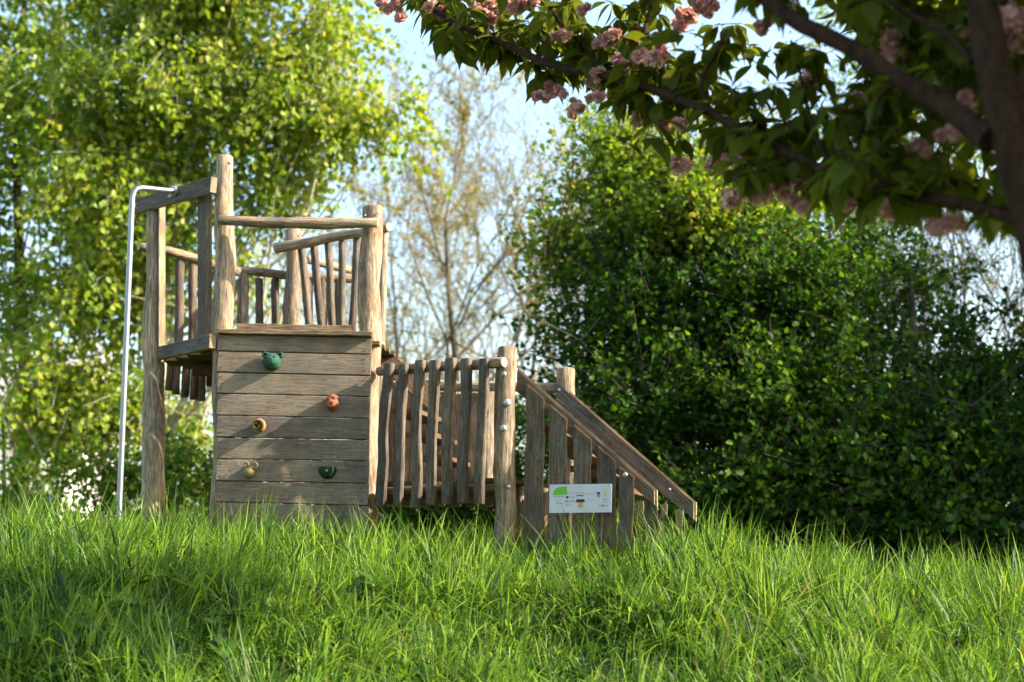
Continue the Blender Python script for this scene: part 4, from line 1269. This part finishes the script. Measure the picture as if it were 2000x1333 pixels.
# low shrubs behind the pole
tree('hedge_shrub', 'low green shrub behind the left tower post and steel pole', 'shrub', ((300, 16.5), (300, 900)),
     [px_clump(120, 960, 16.5, 150, 60, .6), px_clump(330, 960, 16.5, 120, 70, .6), px_clump(540, 950, 16.5, 130, 60, .6)], 420, 16, .4, .07, .3, 'bush', 'bark_grey', up=.4, rad=.05, rs=5, tb=.15)
tree('hedge_shrub', 'low shrub seen through the railing slats of the walkway', 'shrub', ((900, 17.5), (900, 900)),
     [px_clump(760, 1010, 17.5, 130, 90, .7), px_clump(900, 1000, 17.5, 130, 100, .7), px_clump(1060, 930, 17.5, 110, 150, .9), px_clump(1200, 1000, 17.5, 120, 120, .8)], 1500, 16, .4, .065, .2, 'bush', 'bark_grey', up=.5, rad=.05, rs=6)

# right hand big field maples
Yb = 15.5
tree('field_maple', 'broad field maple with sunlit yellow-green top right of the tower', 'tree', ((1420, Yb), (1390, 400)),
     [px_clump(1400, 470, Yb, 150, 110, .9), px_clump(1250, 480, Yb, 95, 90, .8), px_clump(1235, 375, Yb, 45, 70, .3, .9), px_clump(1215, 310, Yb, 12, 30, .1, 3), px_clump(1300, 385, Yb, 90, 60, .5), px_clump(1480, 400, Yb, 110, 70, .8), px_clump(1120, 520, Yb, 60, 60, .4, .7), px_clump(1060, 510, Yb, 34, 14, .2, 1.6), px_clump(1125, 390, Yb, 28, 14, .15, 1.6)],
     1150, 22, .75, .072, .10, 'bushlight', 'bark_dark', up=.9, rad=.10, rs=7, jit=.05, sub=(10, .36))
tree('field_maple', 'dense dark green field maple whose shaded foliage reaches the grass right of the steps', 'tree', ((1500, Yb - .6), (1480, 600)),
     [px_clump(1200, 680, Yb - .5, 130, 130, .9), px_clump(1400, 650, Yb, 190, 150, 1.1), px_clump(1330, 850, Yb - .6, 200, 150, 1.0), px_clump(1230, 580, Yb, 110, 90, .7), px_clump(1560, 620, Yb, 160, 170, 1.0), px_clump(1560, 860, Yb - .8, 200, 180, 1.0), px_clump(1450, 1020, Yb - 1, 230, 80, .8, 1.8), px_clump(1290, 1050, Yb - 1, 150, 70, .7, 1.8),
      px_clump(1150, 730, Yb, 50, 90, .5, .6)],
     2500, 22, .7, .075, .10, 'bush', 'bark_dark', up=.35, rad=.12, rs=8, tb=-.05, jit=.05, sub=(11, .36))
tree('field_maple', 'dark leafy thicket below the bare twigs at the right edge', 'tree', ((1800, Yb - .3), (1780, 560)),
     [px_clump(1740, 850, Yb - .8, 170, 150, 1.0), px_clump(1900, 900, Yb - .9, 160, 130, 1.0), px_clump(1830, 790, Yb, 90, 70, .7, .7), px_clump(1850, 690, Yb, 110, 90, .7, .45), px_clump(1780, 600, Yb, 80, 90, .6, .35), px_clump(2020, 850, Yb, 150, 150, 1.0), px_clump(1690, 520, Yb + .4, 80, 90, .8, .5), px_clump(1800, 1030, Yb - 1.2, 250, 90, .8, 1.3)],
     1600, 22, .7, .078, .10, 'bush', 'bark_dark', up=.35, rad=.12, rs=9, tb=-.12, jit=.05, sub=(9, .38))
# trees further round to the right, out of frame, that shade the thicket
tree('field_maple', 'leafy field maple continuing the thicket beyond the right edge', 'tree', ((2500, 15.0), (2500, 100)),
     [(7.5, 14.5, 4.0, 1.8, 1.8, 2.6, 1), (9.5, 13.8, 4.8, 1.9, 1.9, 2.8, 1), (8.0, 15.5, 6.3, 1.6, 1.6, 1.2, 1), (11.5, 13.5, 4.2, 1.8, 2.0, 3.0, 1)],
     2200, 14, .5, .11, .1, 'bush', 'bark_dark', up=.2, rad=.15, rs=10)
# small-leaved shrub top behind the cherry
tree('young_birch', 'light green treetop seen between the cherry branches at the upper right', 'tree', ((1700, 20), (1700, 60)),
     [px_clump(1720, 40, 20, 120, 90, .8), px_clump(1850, 250, 20, 110, 110, .8), px_clump(1640, 230, 20, 60, 70, .5, .7), px_clump(1950, 120, 20, 110, 160, .8), px_clump(1780, 160, 20, 90, 90, .7, .7)],
     420, 18, .5, .07, .4, 'bushlight', 'bark_grey', rad=.08, rs=12)

# bare spring trees ------------------------------------------------
def bare(name, label, px, Y, toppx, topy, r, depth, spread, leafn, leafsz, bark, seed, group=None, ratio=.70, first=.34, lean=(0, 0), wig=.12, mat='bud', kids=(1, 3), tint=0.0, scale=1.0):
    x0 = (px - 1000) / FPX * Y; b = Vector((x0, Y, gz(x0, Y) - .05)); t = P(toppx, topy, Y)
    H = (t - b).length
    o = thing(name, b, label, 'tree', group)
    rr = random.Random(seed); segs, tips = [], []
    d = (t - b).normalized(); p = b.copy(); n = 9
    seg_tr = []
    for i in range(n):
        f = (i + 1) / n
        d2 = (d + Vector((rr.gauss(0, .05), rr.gauss(0, .05), 0))).normalized()
        q = p + d2 * (H * .8 / n); ra = r * (1 - .8 * i / n); rb = r * (1 - .8 * f)
        seg_tr.append((*p, *q, ra, rb)); p = q
        if f > .22:
            for _ in range(rr.randint(1, 2)):
                a = rr.uniform(0, 6.283); sd_ = Vector((math.cos(a), math.sin(a) * .7, rr.uniform(.5, 1.3))).normalized()
                grow(p, sd_, H * first * (1.05 - .55 * f) * rr.uniform(.8, 1.2) * scale, rb * .55, depth, segs, tips, rr, spread, .12, kids, wig, ratio, .0035)
    grow(p, d, H * .16, rb, depth, segs, tips, rr, spread * .8, .1, kids, wig, ratio, .0035)
    put(bpy.data.objects.new('trunk', tubes_mesh('trunk', seg_tr, M[bark], 8)), Matrix.Identity(4), o)
    put(bpy.data.objects.new('branches', tubes_mesh('branches', segs, M['twig' if bark == 'bark_grey' else bark], 4)), Matrix.Identity(4), o)
    print(name, 'segs', len(segs), 'tips', len(tips))
    if leafn:
        sa = np.array(segs); thin = sa[sa[:, 6] < .012] if (sa[:, 6] < .012).any() else sa
        ii = rng.choice(len(thin), leafn); f = rng.random(leafn)[:, None]
        C = thin[ii, :3] * (1 - f) + thin[ii, 3:6] * f + rng.normal(size=(leafn, 3)) * .03
        D = rng.normal(size=(leafn, 3)) + np.array([0, 0, .1]); L_ = leafsz * rng.uniform(.6, 1.3, leafn)
        me = leaves_mesh('crown', C, D, rng.normal(size=(leafn, 3)), L_, L_ * .8, M[mat], np.clip(rng.normal(.5 + tint, .25, leafn), 0, 1))
        put(bpy.data.objects.new('crown', me), Matrix.Identity(4), o)['kind'] = 'stuff'
    return o
bare('budding_tree', 'slender budding tree with dark trunk rising behind the walkway', 915, 26, 890, 230, .13, 3, .6, 14000, .062, 'bark_grey', 21)
bare('budding_tree', 'thin bare tree just right of the tower rail', 775, 29, 740, 330, .08, 3, .5, 4500, .058, 'bark_grey', 22)
bare('budding_tree', 'leaning bare tree between the slender trunk and the maple', 1010, 28, 1060, 300, .09, 3, .55, 7500, .060, 'bark_grey', 23)
bare('budding_tree', 'small brownish bare tree behind the walkway railing', 850, 31, 830, 500, .07, 2, .6, 3000, .065, 'bark_grey', 24, tint=.15)
bare('budding_tree', 'faint tan treetop low behind the walkway, right of the slender trunk', 965, 33, 960, 430, .07, 3, .6, 5000, .06, 'bark_grey', 41, tint=.1)
bare('budding_tree', 'faint tan treetop rising just behind the right tower post', 735, 32, 720, 470, .06, 3, .6, 3500, .06, 'bark_grey', 42, tint=.1)
bare('bare_tree', 'twiggy dark tree in the gap between the maple and the right edge', 1860, 20.5, 1850, 380, .07, 3, .55, 1500, .05, 'bark_dark', 36)
bare('bare_tree', 'dark leafless tree at the right edge above the thicket', 1900, 18, 1880, 420, .07, 3, .5, 900, .05, 'bark_dark', 31)
bare('bare_tree', 'leafless tree with many upright stems beside the right frame edge', 1975, 17.5, 1990, 400, .08, 3, .5, 600, .05, 'bark_dark', 32)
bare('bare_tree', 'thin leafless tree left of the darker bare trees at the right', 1830, 19.5, 1800, 430, .06, 3, .5, 900, .05, 'bark_grey', 33)
bare('budding_tree', 'brown budding treetop above the maple', 1330, 21, 1320, 290, .07, 3, .6, 2200, .07, 'bark_grey', 35, tint=.25)

# ------------------------------------------------------------------ far house seen through the leaves
def house():
    Y = 48; x0 = (-260 - 1000) / FPX * Y; x1 = (120 - 1000) / FPX * Y
    H = 8.0
    zb = gz((x0 + x1) / 2, Y)
    o = thing('house', ((x0 + x1) / 2, Y, zb), 'cream rendered house glimpsed through leaves at the far left', 'house')
    M['render'] = plain('cream_render', (.72, .66, .58), .9, var=.05, scale=2); M['tile'] = plain('roof_tile', (.30, .29, .29), .8, var=.2, scale=4)
    M['glass'] = plain('window_glass', (.05, .07, .09), .1, var=.05); M['frame'] = plain('window_frame', (.75, .75, .73), .5)
    def bx(name, a, b, mat, parent):
        V = [(x, y, z) for x in (a[0], b[0]) for y in (a[1], b[1]) for z in (a[2], b[2])]
        F = [(0, 1, 3, 2), (4, 6, 7, 5), (0, 4, 5, 1), (2, 3, 7, 6), (0, 2, 6, 4), (1, 5, 7, 3)]
        return put(bpy.data.objects.new(name, pymesh(name, V, F, [mat], False)), Matrix.Identity(4), parent)
    bx('wall', (x0, Y, zb - .3), (x1, Y + 8, zb + H), M['render'], o)
    V = [(x0 - .4, Y - .5, zb + H), (x1 + .4, Y - .5, zb + H), (x1 + .4, Y + 8.5, zb + H), (x0 - .4, Y + 8.5, zb + H), (x0 - .4, Y + 4, zb + H + 2.6), (x1 + .4, Y + 4, zb + H + 2.6)]
    F = [(0, 1, 5, 4), (2, 3, 4, 5), (0, 4, 3), (1, 2, 5), (0, 3, 2, 1)]
    put(bpy.data.objects.new('roof', pymesh('roof', V, F, [M['tile']], False)), Matrix.Identity(4), o)
    for i in range(4):
        wx = x0 + .8 + i * 1.6
        for wz in (1.0, 3.6):
            f = bx('window', (wx, Y - .06, zb + wz), (wx + .9, Y - .003, zb + wz + 1.2), M['frame'], o)
            bx('pane', (wx + .07, Y - .075, zb + wz + .07), (wx + .83, Y - .061, zb + wz + 1.13), M['glass'], f)
house()
# far wood closing the horizon
cl = [(x, 75 + random.uniform(-4, 4), random.uniform(2.0, 3.4), 5, 3, random.uniform(3.0, 4.4), 1) for x in np.linspace(-45, 45, 20)]
A, D, Nn, L_, Wd, tn, sg = sprig_cloud(cl, 3200, 18, 1.0, .40, .1, shell=.3, jit=.3)
o = put(bpy.data.objects.new('far_wood', leaves_mesh('far_wood', A, D, Nn, L_, Wd, M['bush'], tn)), Matrix.Identity(4))
o['kind'] = 'stuff'; o['label'] = 'low band of distant woodland on the horizon'; o['category'] = 'wood'
